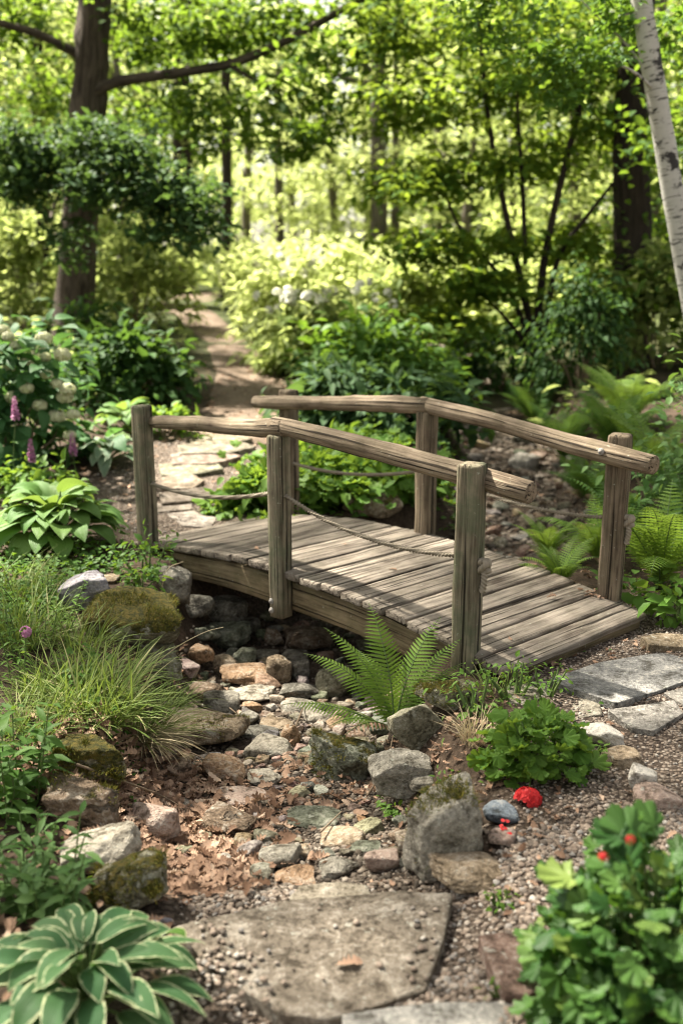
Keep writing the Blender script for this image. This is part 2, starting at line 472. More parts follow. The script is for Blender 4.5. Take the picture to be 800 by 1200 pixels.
# ------------------------------------------------------------------ swept bars, logs, tubes
def sweep(mb, pts, prof, up=(0, 0, 1), scale=None, twist=0.0, cap=True, off=(0, 0, 0), noise_amp=0, seed=0, square=True):
    """prof (m,2) carried along pts; luv = (length, across, up)"""
    pts = np.asarray(pts, float); prof = np.asarray(prof, float)
    n, m = len(pts), len(prof)
    tan = np.gradient(pts, axis=0); tan /= np.linalg.norm(tan, axis=1)[:, None]
    up = np.asarray(up, float)
    U = np.tile(up, (n, 1)) if up.ndim == 1 else up
    side = np.cross(tan, U); side /= np.linalg.norm(side, axis=1)[:, None]
    U = np.cross(side, tan)
    sc = np.ones(n) if scale is None else np.asarray(scale, float)
    s = np.concatenate([[0], np.cumsum(np.linalg.norm(np.diff(pts, axis=0), axis=1))])
    V = np.zeros((n, m, 3)); A = np.zeros((n, m, 3))
    for i in range(n):
        a = twist * s[i]
        pr = prof * sc[i]
        x = pr[:, 0] * math.cos(a) - pr[:, 1] * math.sin(a); y = pr[:, 0] * math.sin(a) + pr[:, 1] * math.cos(a)
        V[i] = pts[i] + x[:, None] * side[i] + y[:, None] * U[i]
        A[i] = np.column_stack([np.full(m, s[i]), pr])
    if noise_amp:
        flat = V.reshape(-1, 3)
        nn = fbm(flat * np.array([1, 1, 1]) * 11 + seed * 7.7, 2, seed)
        ctr = np.repeat(pts, m, 0)
        d = flat - ctr; d /= np.linalg.norm(d, axis=1)[:, None] + 1e-9
        V = (flat + d * (nn * noise_amp)[:, None]).reshape(n, m, 3)
    A = A + np.asarray(off)
    idx = np.arange(n * m).reshape(n, m)
    q = np.stack([idx[:-1], np.roll(idx[:-1], -1, 1), np.roll(idx[1:], -1, 1), idx[1:]], -1).reshape(-1, 4)
    VV = [V.reshape(-1, 3)]; AA = [A.reshape(-1, 3)]; T = []
    k = n * m
    if cap:
        for e, flip in ((0, True), (n - 1, False)):
            ring = V[e]; c = ring.mean(0)
            ins = c + (ring - c) * .86 + (tan[e] * (-.003 if flip else .003))
            VV += [ins, c[None] + tan[e] * (-.003 if flip else .003)]
            AA += [A[e] * np.array([1, .86, .86]) + np.array([.02, 0, 0]), A[e].mean(0)[None] + np.array([.02, 0, 0])]
            a = idx[e]; b = np.arange(k, k + m)
            qq = np.stack([a, b, np.roll(b, -1), np.roll(a, -1)], 1)
            tt = np.stack([b, np.full(m, k + m), np.roll(b, -1)], 1)
            if not flip: qq = qq[:, ::-1]; tt = tt[:, ::-1]
            q = np.vstack([q, qq]); T.append(tt); k += m + 1
    mb.add(np.vstack(VV), T=np.vstack(T) if T else None, Q=q, A=np.vstack(AA))

def circ(r, n=12, lob=0, amp=0):
    a = np.arange(n) / n * 2 * PI
    rr = r * (1 + amp * np.cos(lob * a))
    return np.column_stack([np.cos(a) * rr, np.sin(a) * rr])

def rrect(w, h, b=.004, k=4):
    """rounded rectangle with a few points along each side"""
    P = []
    w2, h2 = w / 2, h / 2
    cs = [(-w2, -h2), (w2, -h2), (w2, h2), (-w2, h2)]
    for i in range(4):
        a = np.array(cs[i]); d = np.array(cs[(i + 1) % 4]); L = np.linalg.norm(d - a); u = (d - a) / L
        for s in np.concatenate([[b], np.linspace(b, L - b, k)[1:-1], [L - b]]): P.append(a + u * s)
    return np.array(P)

def line(a, b, n):
    t = np.linspace(0, 1, n)[:, None]
    return np.asarray(a, float) * (1 - t) + np.asarray(b, float) * t

def curve(P, n=8):
    return smooth_line(np.asarray(P, float), n)

# ------------------------------------------------------------------ the footbridge (built about its own middle; x runs to its far left end, y across)
BX, BY, BYAW, BL, BW = .085, 4.96, 2.323, 2.195, .984
bridge = thing('footbridge', 'small arched weathered wooden footbridge with log handrails over the dry stony creek', 'bridge', (BX, BY, 0), rz=BYAW)
HL = BL / 2
def deck_z(s): return .030 + .118 * (1 - (s / 1.27) ** 2)
br = np.random.default_rng(11)
mb = MB()
pitch = .1285; nb = 20
s0 = -1.235
for i in range(nb):
    s = s0 + i * pitch + .006 * br.normal() * .4
    if s > 1.30: break
    z = deck_z(s); ang = math.atan2(deck_z(s + .02) - deck_z(s - .02), .04)
    w = pitch - .009 - abs(br.normal()) * .003
    e0, e1 = -.492 + br.normal() * .009, .492 + br.normal() * .009
    upv = np.array([-math.sin(ang), 0, math.cos(ang)])
    n = 14
    p = line((s, e1, z - .016 + br.normal() * .0022), (s + br.normal() * .003, e0, z - .016 + br.normal() * .0022), n)
    p[:, 2] += .002 * np.sin(np.linspace(0, 3.1, n)) * br.normal()
    pr = rrect(w, .032, .004, 6)
    pr[:, 1] += .0016 * br.normal() * (np.abs(pr[:, 0]) / w * 2) ** 2
    sweep(mb, p, pr, up=upv, noise_amp=.0022, seed=i)
for i in range(nb):
    s = s0 + i * pitch
    for l in (-.432, .432):
        for q in (-.03, .03):
            z = deck_z(s + q) + .0006
            c_ = np.array([s + q + br.normal() * .004, l + br.normal() * .006, z]); a_ = np.arange(8) * PI / 4
            mb.add(np.vstack([c_[None] + (0, 0, .0012), c_[None] + np.column_stack([np.cos(a_) * .0042, np.sin(a_) * .0042, 0 * a_])]), T=[(0, 1 + k, 1 + (k + 1) % 8) for k in range(8)], A=np.full((9, 3), -100.0))
mb.build('deck', M['deck'], bridge)
mb = MB()       # end plank that closes the deck at the right end
sweep(mb, line((-1.262, .45, -.012), (-1.262, -.46, -.012), 8), rrect(.03, .055, .004, 3), noise_amp=.002, seed=77)
mb.build('riser', M['beam'], bridge)
for sgn in (1, -1):
    mb = MB()
    xs = np.linspace(-1.19, 1.16, 22)
    P = np.column_stack([xs, np.full(22, sgn * .432), deck_z(xs) - .034 - .068 - .03 * (1 - np.abs(xs) / 1.3)])
    sweep(mb, P, rrect(.05, .135, .005, 4), noise_amp=.002, seed=5 + sgn)
    mb.build('beam', M['beam'], bridge)
def bolt(parent, loc, nrm, r=.010):
    mb = MB()
    nrm = np.asarray(nrm, float); loc = np.asarray(loc, float)
    up = (0, 0, 1) if abs(nrm[2]) < .9 else (1, 0, 0)
    sweep(mb, np.array([loc - nrm * .004, loc + nrm * .003]), circ(r * 1.5, 12), up)
    sweep(mb, np.array([loc + nrm * .002, loc + nrm * .006, loc + nrm * .009]), circ(r, 10), up, scale=[1, .9, .55])
    o = mb.build('bolt', M['steel'], parent); return o
def post(s, l, z0, z1, a, m, lean=(0, 0), w=.092, seed=0):
    """square post, its top edges worn round; a turns it about its own axis"""
    mb = MB()
    zs = np.concatenate([np.linspace(z0, z1 - .012, 14), [z1 - .004, z1]])
    sc = np.concatenate([np.ones(14), [.975, .90]])
    P = np.column_stack([s + lean[0] * (zs - z0), l + lean[1] * (zs - z0), zs])
    sweep(mb, P, rrect(w, w, .010, 5), up=(math.cos(a), math.sin(a), 0), scale=sc, noise_amp=.0028, seed=seed)
    return mb.build('post', m, bridge)
# near side is +y in the bridge's own frame
pN1 = post(-HL, .492, -.25, .785, math.radians(20), M['post'], (.0, -.01), .094, 1)
pFR = post(-HL, -.492, -.20, .79, math.radians(22), M['postfar'], (-.01, 0), .096, 2)
pL1 = post(HL, .492, -.25, .79, math.radians(4), M['post'], (.02, .0), .088, 3)
pFL = post(HL, -.492, -.2, .795, math.radians(-2), M['postfar'], (0, 0), .090, 4)
pM1 = post(0.0, .496, -.075, .765, math.radians(6), M['post'], (.005, 0), .084, 5)
pM2 = post(0.02, -.496, -.075, .775, math.radians(0), M['postfar'], (0, 0), .088, 6)
for z in (-.045, .0): bolt(pM1, (.018, .496 + .043, z), (0, 1, 0), .0095)
def log(pts, r0, r1, seed, tag_bend=0):
    mb = MB()
    P = np.vstack([line(p, q, 14)[:-1] for p, q in zip(pts[:-1], pts[1:])] + [np.asarray(pts[-1:], float)])
    n = len(P)
    rr = np.linspace(r0, r1, n) * (1 + .05 * vnoise(np.column_stack([np.arange(n) * .35, np.zeros(n), np.zeros(n) + seed]), seed))
    P[:, 1] += .006 * vnoise(np.column_stack([np.arange(n) * .2, np.zeros(n), np.zeros(n) + seed]), seed + 4)
    P[:, 2] += .009 * vnoise(np.column_stack([np.arange(n) * .22, np.ones(n), np.zeros(n) + seed]), seed + 9)
    sc = rr.copy(); sc[0] *= .93; sc[-1] *= .93
    sweep(mb, P, circ(1, 18), scale=sc, noise_amp=.0045, seed=seed)
    return mb.build('handrail', M['rail'], bridge)
near_l = log([(HL - .03, .455, .705), (-.035, .492, .802)], .036, .042, 31)
near_r = log([(.045, .494, .812), (-1.31, .400, .698)], .043, .046, 32)
far_l = log([(1.30, -.405, .722), (-.0, -.490, .812)], .038, .043, 33)
far_r = log([(.055, -.492, .818), (-1.33, -.395, .690)], .042, .045, 34)
bolt(far_r, (-HL, -.408 + .0445, .730), (0, 1, 0), .010)
def rope(a, b, sag, knot=None):
    mb = MB()
    t = np.linspace(0, 1, 60)[:, None]
    P = np.asarray(a) * (1 - t) + np.asarray(b) * t
    P[:, 2] -= sag * 4 * (t * (1 - t))[:, 0]
    sweep(mb, P, circ(.0108, 12, 3, .18), twist=140)
    r = mb.build('rope', M['rope'], bridge)
    if knot is not None:
        k = MB()
        kp = np.asarray(knot, float)
        tt = np.linspace(0, 4 * PI, 60)
        loop = np.column_stack([kp[0] + .016 * np.sin(tt * 1.5) , kp[1] + .012 * np.cos(tt * .75), kp[2] + .018 * np.cos(tt) ])
        sweep(k, loop, circ(.0125, 10, 3, .18), up=(.3, .2, .9), twist=150)
        tail = curve([kp + (0, 0, -.005), kp + (-.010, .003, -.05), kp + (-.004, .006, -.10)], 12)
        sweep(k, tail, circ(.012, 12, 3, .2), up=(0, 1, .1), twist=150, scale=np.concatenate([np.ones(len(tail) - 3), [1.1, 1.15, 1.05]]))
        k.build('knot', M['rope'], r)
    return r
rope((HL - .045, .485, .385), (.04, .492, .50), .045)
rope((-.04, .492, .495), (-HL + .045, .485, .425), .06, knot=(-HL - .064, .478, .405))
rope((HL - .045, -.485, .37), (.06, -.492, .465), .04)
rope((-.03, -.492, .48), (-HL + .045, -.485, .415), .05, knot=(-HL - .066, -.500, .415))
kb = MB(); sweep(kb, np.array([(HL + .044, .50, .395), (HL + .075, .51, .39)]), circ(.012, 10)); kb.build('rope_end', M['rope'], bridge)
# ------------------------------------------------------------------ rocks
def ico(sub):  # 12, 42, 162, 642, 2562, 10242 points
    bm = bmesh.new(); bmesh.ops.create_icosphere(bm, subdivisions=sub, radius=1)
    bm.verts.ensure_lookup_table()
    V = np.array([v.co[:] for v in bm.verts]); F = np.array([[v.index for v in f.verts] for f in bm.faces])
    bm.free(); return V, F
ICO = {k: ico(k) for k in (1, 2, 3, 4, 5, 6)}

def rock_shape(seed, kind='ang', sub=4):
    """a stone filling the box -1..1: a rounded or a broken many-sided lump, roughened"""
    r = np.random.default_rng(seed)
    D, F = ICO[min(sub + 1, 6)]
    n, p, lo = {'round': (11, 12, .74), 'ang': (12, 30, .60), 'block': (7, 34, .66), 'flat': (11, 16, .7), 'squared': (5, 24, .80)}[kind]
    N = r.normal(size=(n, 3)); N /= np.linalg.norm(N, axis=1)[:, None]
    d = r.uniform(lo, 1, n)
    ax = np.vstack([np.eye(3), -np.eye(3)]) + r.normal(size=(6, 3)) * .12
    ax /= np.linalg.norm(ax, axis=1)[:, None]
    N = np.vstack([N, ax]); d = np.concatenate([d, r.uniform(.8, .95, 6)])
    q = np.maximum(0, D @ N.T) / d
    t = (q ** p).sum(1) ** (-1 / p)
    V = D * t[:, None]
    rough = {'round': .045, 'ang': .07, 'block': .05, 'flat': .04, 'squared': .06}[kind]
    nn = fbm(V * 1.6 + seed * 3.1, 2, seed % 91) * rough * 1.3 + fbm(V * 6 + seed, 3, seed % 57) * rough * .45
    V = V * (1 + nn)[:, None]
    V = (V - (V.max(0) + V.min(0)) / 2) / ((V.max(0) - V.min(0)) / 2)
    return V, F

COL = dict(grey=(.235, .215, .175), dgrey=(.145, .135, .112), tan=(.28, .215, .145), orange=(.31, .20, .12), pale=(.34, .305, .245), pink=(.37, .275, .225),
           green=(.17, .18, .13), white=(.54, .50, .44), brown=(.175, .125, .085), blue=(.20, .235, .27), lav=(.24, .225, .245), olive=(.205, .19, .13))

def moss_tufts(o, V, F, seed, n=1600, size=.017):
    """little moss shoots on the upper sides of a stone, a part of that stone"""
    r = np.random.default_rng(seed)
    a, b, c = V[F[:, 0]], V[F[:, 1]], V[F[:, 2]]
    nr = np.cross(b - a, c - a); ar = np.linalg.norm(nr, axis=1); nr = nr / (ar[:, None] + 1e-12)
    ctr = (a + b + c) / 3
    w = ar * sstep(.1, .6, nr[:, 2]) * sstep(-.1, .35, fbm(ctr * 9 + seed, 2, seed % 50))
    if w.sum() <= 0: return
    k = r.choice(len(F), n, p=w / w.sum())
    q = r.dirichlet((1, 1, 1), n)
    P = a[k] * q[:, :1] + b[k] * q[:, 1:2] + c[k] * q[:, 2:]
    mb = MB()
    scatter(mb, L_BLADE, P, nr[k] + r.normal(size=(n, 3)) * .5, r.normal(size=(n, 3)), r.uniform(.5, 1.3, n) * size)
    tag(mb.build('moss', M['moss'], o), kind='stuff')

ROCKS = []
def rock(cx, cy, w, h, col, label, kind='ang', moss=0.0, seed=None, sub=4, mat='rock', dr=.8, sink=.14, tufts=0, name='rock', dz=0, cat='rock', tilt=0.0, rz=0.0):
    """a stone whose outline in the photograph is about w by h pixels round (cx, cy)"""
    base = G(cx, cy + h * .42)
    m = mpp(base)
    w, h = w * 1.10, h * 1.10
    W = w * m * .5
    Dp = W * dr
    el = math.atan2(CAM_H - base[2], base[1])
    Hh = max((h * m - 2 * Dp * math.sin(el) * .80) / math.cos(el), .30 * h * m) * .5
    seed = seed if seed is not None else len(ROCKS) + 100
    V, F = rock_shape(seed, kind, sub)
    if moss > .7: V = V * (1 + .12 * fbm(V * 3.3, 3, seed))[:, None]
    V = V * np.array([W, Dp, Hh * (1 + sink)])
    if tilt:
        c, s = math.cos(tilt), math.sin(tilt); V = np.column_stack([V[:, 0] * c - V[:, 2] * s, V[:, 1], V[:, 0] * s + V[:, 2] * c])
    if rz:
        c, s = math.cos(rz), math.sin(rz); V = np.column_stack([V[:, 0] * c - V[:, 1] * s, V[:, 0] * s + V[:, 1] * c, V[:, 2]])
    p = np.array([base[0], base[1] + Dp * .85, 0])
    p[2] = min(h1(p[0], p[1]), base[2] + .02) + Hh * (1 - sink) + dz
    mb = MB(); mb.add(V, T=F)
    o = mb.build(name, M[mat]); o.location = p
    o.color = (*COL[col], moss)
    tag(o, label, cat)
    ROCKS.append((p[0], p[1], max(W, Dp)))
    if tufts: moss_tufts(o, V, F, seed, tufts)
    return o

def slab(outline, z, th, col, label, name='flagstone', seed=0, mat='rock', sub=5, moss=0.0, rough=1.0, cat='flagstone', tip=(0, 0)):
    """a flat stone whose top edge follows the given ground points (convex), with worn edges"""
    O = np.asarray(outline, float)
    c = O.mean(0)
    Q = O - c
    area = np.sum(Q[:, 0] * np.roll(Q[:, 1], -1) - np.roll(Q[:, 0], -1) * Q[:, 1])
    if area < 0: Q = Q[::-1]
    R = np.abs(Q).max(0)
    Qn = Q / R
    e = np.roll(Qn, -1, 0) - Qn
    N2 = np.column_stack([e[:, 1], -e[:, 0]]); N2 /= np.linalg.norm(N2, axis=1)[:, None]
    d2 = (N2 * Qn).sum(1)
    N = np.vstack([np.column_stack([N2, np.zeros(len(N2))]), [[0, 0, 1], [0, 0, -1]]])
    d = np.concatenate([d2, [.55, .55]])
    D, F = ICO[min(sub + 1, 6)]
    q = np.maximum(0, D @ N.T) / d
    t = (q ** 120).sum(1) ** (-1 / 120)
    V = D * t[:, None]
    V[:, :2] *= R; V[:, 2] *= th / 2 / .55
    wob = fbm(np.column_stack([V[:, :2] * 9, V[:, 2] * 3]) + seed, 3, seed)
    rad = np.hypot(V[:, 0], V[:, 1])[:, None] + 1e-6
    V[:, :2] += V[:, :2] / rad * (wob * .007 * rough)[:, None]
    V[:, 2] += fbm(np.column_stack([V[:, :2] * 6, 0 * rad[:, 0]]) + seed * 3, 3, seed + 4) * .006 * rough * (V[:, 2] > 0)
    V[:, 2] += V[:, 0] * tip[0] + V[:, 1] * tip[1]
    mb = MB(); mb.add(V, T=F)
    o = mb.build(name, M[mat])
    o.location = (c[0], c[1], z - th / 2)
    o.color = (*COL[col], moss) if isinstance(col, str) else (*col, moss)
    tag(o, label, cat)
    ROCKS.append((c[0], c[1], R.mean() * .9))
    return o

def on_z(px, py, z):
    d = ray(px, py); k = (z - CAM_H) / d[2]
    return np.array([d[0] * k, d[1] * k])

def slab_px(pts, z, th, *a, **k): return slab([on_z(x, y, z) for x, y in pts], z, th, *a, **k)

# ------------------------------------------------------------------ leaf templates: x along, y across, z up
def T_(V, T=None, Q=None, A=None):
    return (np.array(V, float), None if T is None else np.array(T), None if Q is None else np.array(Q), None if A is None else np.array(A, float))
def strip_leaf(us, ws, droop=.25, fold=.25, cols=3):
    V, A = [], []
    for u, w in zip(us, ws):
        for v in np.linspace(-1, 1, cols):
            V.append((u * (1 - .18 * droop * u), v * w, -droop * u * u + fold * abs(v) * w)); A.append((u, v, 0))
    n = len(us); Q = []
    for i in range(n - 1):
        for j in range(cols - 1):
            a = i * cols + j; Q.append((a, a + 1, a + 1 + cols, a + cols))
    return T_(V, Q=Q, A=A)
L_QUAD = T_([(0, 0, 0), (.45, -.30, .05), (1, 0, -.12), (.45, .30, .05)], T=[(0, 1, 2), (0, 2, 3)])
L_OVAL = strip_leaf([0, .25, .6, 1], [.03, .26, .25, .01], .22, .3)
L_LANCE = strip_leaf([0, .2, .55, 1], [.02, .13, .14, .005], .35, .3)
L_BLADE = strip_leaf([0, .5, 1], [.05, .045, .004], .2, .3, 2)
L_GRASS = strip_leaf([0, .2, .4, .6, .8, 1], [.011, .012, .011, .009, .006, .001], .55, .3, 2)
L_GRASS2 = strip_leaf([0, .2, .4, .6, .8, 1], [.009, .010, .010, .008, .005, .001], .22, .3, 2)
def lobed(n, lob, deep, cup=.12, notch=True, seed=0):
    """a round lobed leaf such as a geranium's; stalk joins at the origin, blade runs along +x"""
    a0 = .35 if notch else 0
    th = np.linspace(-PI + a0, PI - a0, n)
    rim = 1 - deep * (1 - np.abs(np.cos(lob * (th + PI) / 2)) ** .55) + .035 * np.cos(lob * 3 * (th + PI))
    V = [(0, 0, 0)]; A = [(0, 0, 0)]
    r = np.random.default_rng(seed)
    for ring, f in ((0, .55), (1, 1.0)):
        for k in range(n):
            rr = f * (rim[k] if ring else (rim[k] * .5 + .5) * 1.0)
            V.append((rr * math.cos(th[k]) * .55 + .30 * f, rr * math.sin(th[k]) * .55, cup * rr * rr + .05 * f * math.cos(lob * (th[k] + PI)) + .03 * r.normal() * f))
            A.append((f, th[k] / PI, 0))
    T = [(0, 1 + k, 2 + k) for k in range(n - 1)]
    Q = [(1 + k, 1 + n + k, 2 + n + k, 2 + k) for k in range(n - 1)]
    return T_(V, T=T, Q=Q, A=A)
L_GER = lobed(57, 7, .30)
L_GER2 = lobed(49, 6, .34, -.10, seed=4)
def oak_leaf(curl, seed):
    us = np.linspace(0, 1, 12)
    w = np.array([.01, .05, .16, .10, .23, .13, .29, .16, .27, .14, .14, .01])
    r = np.random.default_rng(seed)
    V, A = [], []
    tw = r.normal() * .8
    for u, ww in zip(us, w):
        for v in (-1, 0, 1):
            z = curl[0] * (u - .4) ** 2 + curl[1] * (v * ww * 3) ** 2 + tw * v * ww * (u - .5) + .03 * r.normal()
            V.append((u, v * ww, z)); A.append((u, v, 0))
    Q = []
    for i in range(11):
        for j in range(2):
            a = i * 3 + j; Q.append((a, a + 1, a + 4, a + 3))
    return T_(V, Q=Q, A=A)
L_OAK = [oak_leaf(c, i) for i, c in enumerate([(.22, .15), (-.25, .2), (.4, -.15), (.1, .35), (-.15, -.2), (.7, .4)])]
L_OAKG = oak_leaf((-.25, .12), 9)

def unit(v): return v / (np.linalg.norm(v, axis=-1, keepdims=True) + 1e-12)
def scatter(mb, tmpl, P, D, N, S, A3=None, wide=None):
    """one leaf (or pebble) per row: root P, direction D, face normal about N, length S"""
    V, T, Q, A = tmpl
    P = np.asarray(P, float); n = len(P)
    if n == 0: return
    D = unit(np.asarray(D, float)); B = unit(np.cross(np.asarray(N, float), D)); N = np.cross(D, B)
    S = np.broadcast_to(np.asarray(S, float), (n,))
    k = len(V)
    W = V if wide is None else None
    out = P[:, None, :] + S[:, None, None] * (V[None, :, :1] * D[:, None] + (V[None, :, 1:2] * (1 if wide is None else np.asarray(wide)[:, None, None])) * B[:, None] + V[None, :, 2:] * N[:, None])
    offs = (np.arange(n) * k)[:, None, None]
    aa = np.zeros((n, k, 3)) if A is None else np.tile(A, (n, 1, 1))
    if A3 is not None: aa[:, :, 2] = np.asarray(A3)[:, None]
    mb.add(out.reshape(-1, 3), T=None if T is None else (T[None] + offs).reshape(-1, 3), Q=None if Q is None else (Q[None] + offs).reshape(-1, 4), A=aa.reshape(-1, 3))

def multi(mb, tmpls, P, D, N, S, r):
    w = r.integers(0, len(tmpls), len(P))
    S = np.broadcast_to(np.asarray(S, float), (len(P),))
    for i, tm in enumerate(tmpls):
        m = w == i; scatter(mb, tm, P[m], D[m], N[m], S[m])

t = NT('moss shoots')
M['moss'] = t.done(t.bsdf(t.ramp(t.rnd(), [(0, (.045, .055, .010)), (.5, (.13, .125, .020)), (.85, (.20, .155, .028)), (1, (.12, .17, .04))]), .9, None, .1))
# ------------------------------------------------------------------ stones one can single out
slab_px([(200, 1086), (330, 1056), (470, 1044), (530, 1047), (520, 1100), (500, 1160), (385, 1194), (330, 1188), (240, 1130)], -.062, .09, (.19, .158, .122), 'large smooth brown stepping slab scattered with pebbles at the mouth of the creek', 'stepping_stone', 3, sub=6, rough=.55, cat='stepping stone')
slab_px([(338, 1050), (350, 1036), (400, 1032), (430, 1036), (436, 1048), (400, 1062), (340, 1064)], -.085, .08, (.29, .25, .19), 'pale flat stone tucked behind the big brown stepping slab', 'flat_stone', 4, cat='stone')
slab_px([(560, 1096), (590, 1090), (640, 1110), (655, 1140), (620, 1166), (590, 1160), (574, 1130)], -.02, .12, (.19, .125, .098), 'thick brown kerb stone half under the big red geranium', 'kerb_stone', 5, cat='stone')
slab_px([(400, 1188), (560, 1172), (690, 1166), (720, 1230), (700, 1290), (420, 1290)], -.045, .08, (.25, .24, .22), 'grey slab cut by the bottom edge below the gravel', 'stepping_stone', 6, cat='stepping stone')
slab_px([(606, 1150), (650, 1146), (660, 1166), (620, 1176)], -.035, .06, (.14, .10, .08), 'small dark stone between the kerb stone and the grey bottom slab', 'flat_stone', 7, cat='stone')
slab_px([(640, 797), (700, 776), (775, 764), (830, 778), (822, 792), (722, 825)], .016, .03, (.20, .195, .185), 'big grey flagstone in the gravel at the near end of the bridge', 'flagstone', 8, sub=6, rough=.5)
slab_px([(712, 832), (790, 820), (800, 836), (765, 857), (740, 853)], .012, .03, (.20, .185, .165), 'small pointed grey flagstone in front of the big flagstone', 'flagstone', 9, rough=.6)
slab_px([(778, 812), (800, 804), (850, 806), (850, 830), (800, 826)], .014, .03, (.18, .165, .145), 'flagstone cut by the right edge beside the pointed one', 'flagstone', 10, rough=.6)
slab_px([(748, 747), (770, 741), (830, 744), (830, 758), (760, 756)], .030, .05, (.22, .17, .11), 'narrow tan edging stone beyond the big grey flagstone', 'edging_stone', 11, cat='stone')
slab_px([(590, 806), (640, 798), (700, 812), (705, 838), (640, 845), (598, 828)], -.01, .05, (.20, .18, .14), 'lichen spotted tan slab below the bridge end among weeds', 'flat_stone', 12, moss=.15, cat='stone')
slab_px([(195, 602), (225, 598), (255, 607), (246, 618), (215, 616)], .015, .03, (.24, .205, .175), 'pointed grey flagstone nearest to the far end of the bridge', 'flagstone', 13, rough=.6)
slab_px([(176, 590), (225, 586), (224, 597), (180, 600)], .014, .03, (.26, .215, .175), 'flat tan flagstone just behind the far left post', 'flagstone', 14, rough=.6)
FS = [([(186, 578), (240, 572), (262, 577), (240, 584), (190, 588)], 'flagstone of the path with a slanting right edge'), ([(190, 560), (222, 556), (240, 563), (226, 570), (188, 571)], 'small square flagstone behind the slanted one'),
      ([(186, 545), (252, 540), (262, 549), (230, 554), (190, 555)], 'long brown flagstone across the middle of the stepping path'), ([(200, 533), (262, 528), (284, 535), (250, 541), (202, 542)], 'long pale flagstone seen under the near handrail'),
      ([(208, 522), (276, 517), (300, 523), (270, 529), (210, 530)], 'greyish flagstone where the stepping path narrows'), ([(222, 512), (284, 509), (296, 514), (270, 518), (224, 519)], 'last flagstone before the trodden earth path')]
for i, (pts, lab) in enumerate(FS):
    c = G(np.mean([p[0] for p in pts]), np.mean([p[1] for p in pts]))
    slab_px(pts, c[2] + .030, .05, (.16 + .02 * (i % 2), .128 + .012 * (i % 3), .10), lab, 'flagstone', 20 + i, sub=4, rough=.6, tip=(0, .05))

# left bank
rock(98, 697, 62, 48, 'lav', 'pale bluish grey boulder at the top of the grassy left bank', 'ang', sub=5)
rock(122, 680, 30, 12, 'tan', 'flat tan stone lying beside the bluish grey boulder', 'flat')
rock(150, 728, 108, 74, 'olive', 'broad boulder blanketed in yellow brown moss below the far left post', 'round', moss=.70, sub=6, dr=.9, tufts=2600)
rock(203, 690, 36, 42, 'grey', 'rough speckled grey stone standing under the corner of the bridge', 'ang', moss=.1)
rock(226, 714, 46, 30, 'dgrey', 'dark grey stone under the bridge corner with a white fleck', 'ang')
rock(178, 770, 64, 46, 'olive', 'grainy grey olive boulder behind the tall grass clump', 'ang', moss=.35, sub=5, tufts=300)
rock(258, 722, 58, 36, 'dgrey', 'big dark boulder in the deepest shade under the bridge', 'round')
rock(266, 752, 50, 36, 'green', 'smooth grey green boulder just in front of the bridge shade', 'ang', sub=5)
rock(238, 746, 36, 22, 'green', 'flat greenish stone left of the grey green boulder', 'flat')
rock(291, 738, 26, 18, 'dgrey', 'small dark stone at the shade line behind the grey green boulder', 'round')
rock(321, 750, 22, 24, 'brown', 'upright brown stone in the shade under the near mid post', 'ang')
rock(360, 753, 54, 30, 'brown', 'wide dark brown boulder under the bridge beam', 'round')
rock(345, 771, 30, 15, 'grey', 'low grey stone in front of the wide dark brown boulder', 'flat')
rock(309, 768, 32, 13, 'grey', 'thin grey stone behind the orange boulder', 'flat')
rock(286, 772, 26, 20, 'green', 'greenish stone behind the left tip of the orange boulder', 'ang')
rock(263, 780, 26, 22, 'tan', 'round tan stone left of the orange boulder', 'round')
rock(231, 773, 36, 24, 'orange', 'reddish brown stone at the left edge of the creek', 'ang')
rock(285, 792, 58, 27, 'orange', 'long orange brown boulder in the middle of the creek', 'flat', sub=5)
rock(327, 787, 28, 31, 'tan', 'egg shaped tan stone right of the orange boulder', 'round')
rock(351, 787, 22, 24, 'dgrey', 'square dark grey stone beside the egg shaped one', 'block')
rock(393, 803, 44, 36, 'olive', 'olive grey boulder left of the big fern', 'round')
rock(293, 816, 52, 25, 'pale', 'large pale flat stone in the middle of the creek', 'ang', sub=5)
rock(233, 812, 50, 24, 'brown', 'brown stone at the creek edge above the cracked log shaped boulder', 'flat')
rock(258, 827, 40, 28, 'grey', 'grey stone sunk below the large pale flat stone', 'flat')
rock(350, 811, 44, 22, 'dgrey', 'dark stone right of the large pale flat stone', 'flat')
rock(295, 829, 23, 14, 'orange', 'small rust brown stone under the large pale flat stone', 'round')
rock(318, 830, 14, 10, 'white', 'small white quartz pebble in mid creek', 'ang', sub=3)
rock(350, 828, 42, 18, 'grey', 'long grey stone with a sloping top in mid creek', 'flat')
rock(371, 841, 34, 18, 'pale', 'smooth pale oval stone near the foot of the fern bank', 'round')
rock(287, 842, 30, 18, 'grey', 'grey stone right of the cracked log shaped boulder', 'round')
rock(322, 850, 38, 15, 'tan', 'flat tan stone above the big rounded pale stone', 'flat')
rock(303, 859, 42, 15, 'dgrey', 'flat dark stone behind the big rounded pale stone', 'flat')
rock(313, 877, 52, 31, 'pale', 'big rounded pale stone in the front of the creek', 'round', sub=5)
rock(340, 865, 22, 26, 'orange', 'orange stone right of the big rounded pale stone', 'round')
rock(261, 903, 48, 37, 'orange', 'large sandy orange stone below the cracked log shaped boulder', 'ang', sub=5)
rock(309, 914, 38, 19, 'pale', 'pale grey oval stone right of the sandy orange stone', 'round')
rock(232, 858, 106, 52, 'tan', 'long cracked tan boulder like a log with moss at its left end', 'flat', moss=.34, mat='rockband', sub=6, dr=.62, tufts=300)
rock(280, 936, 58, 25, 'pink', 'flat pinkish stone among the fallen leaves', 'flat')
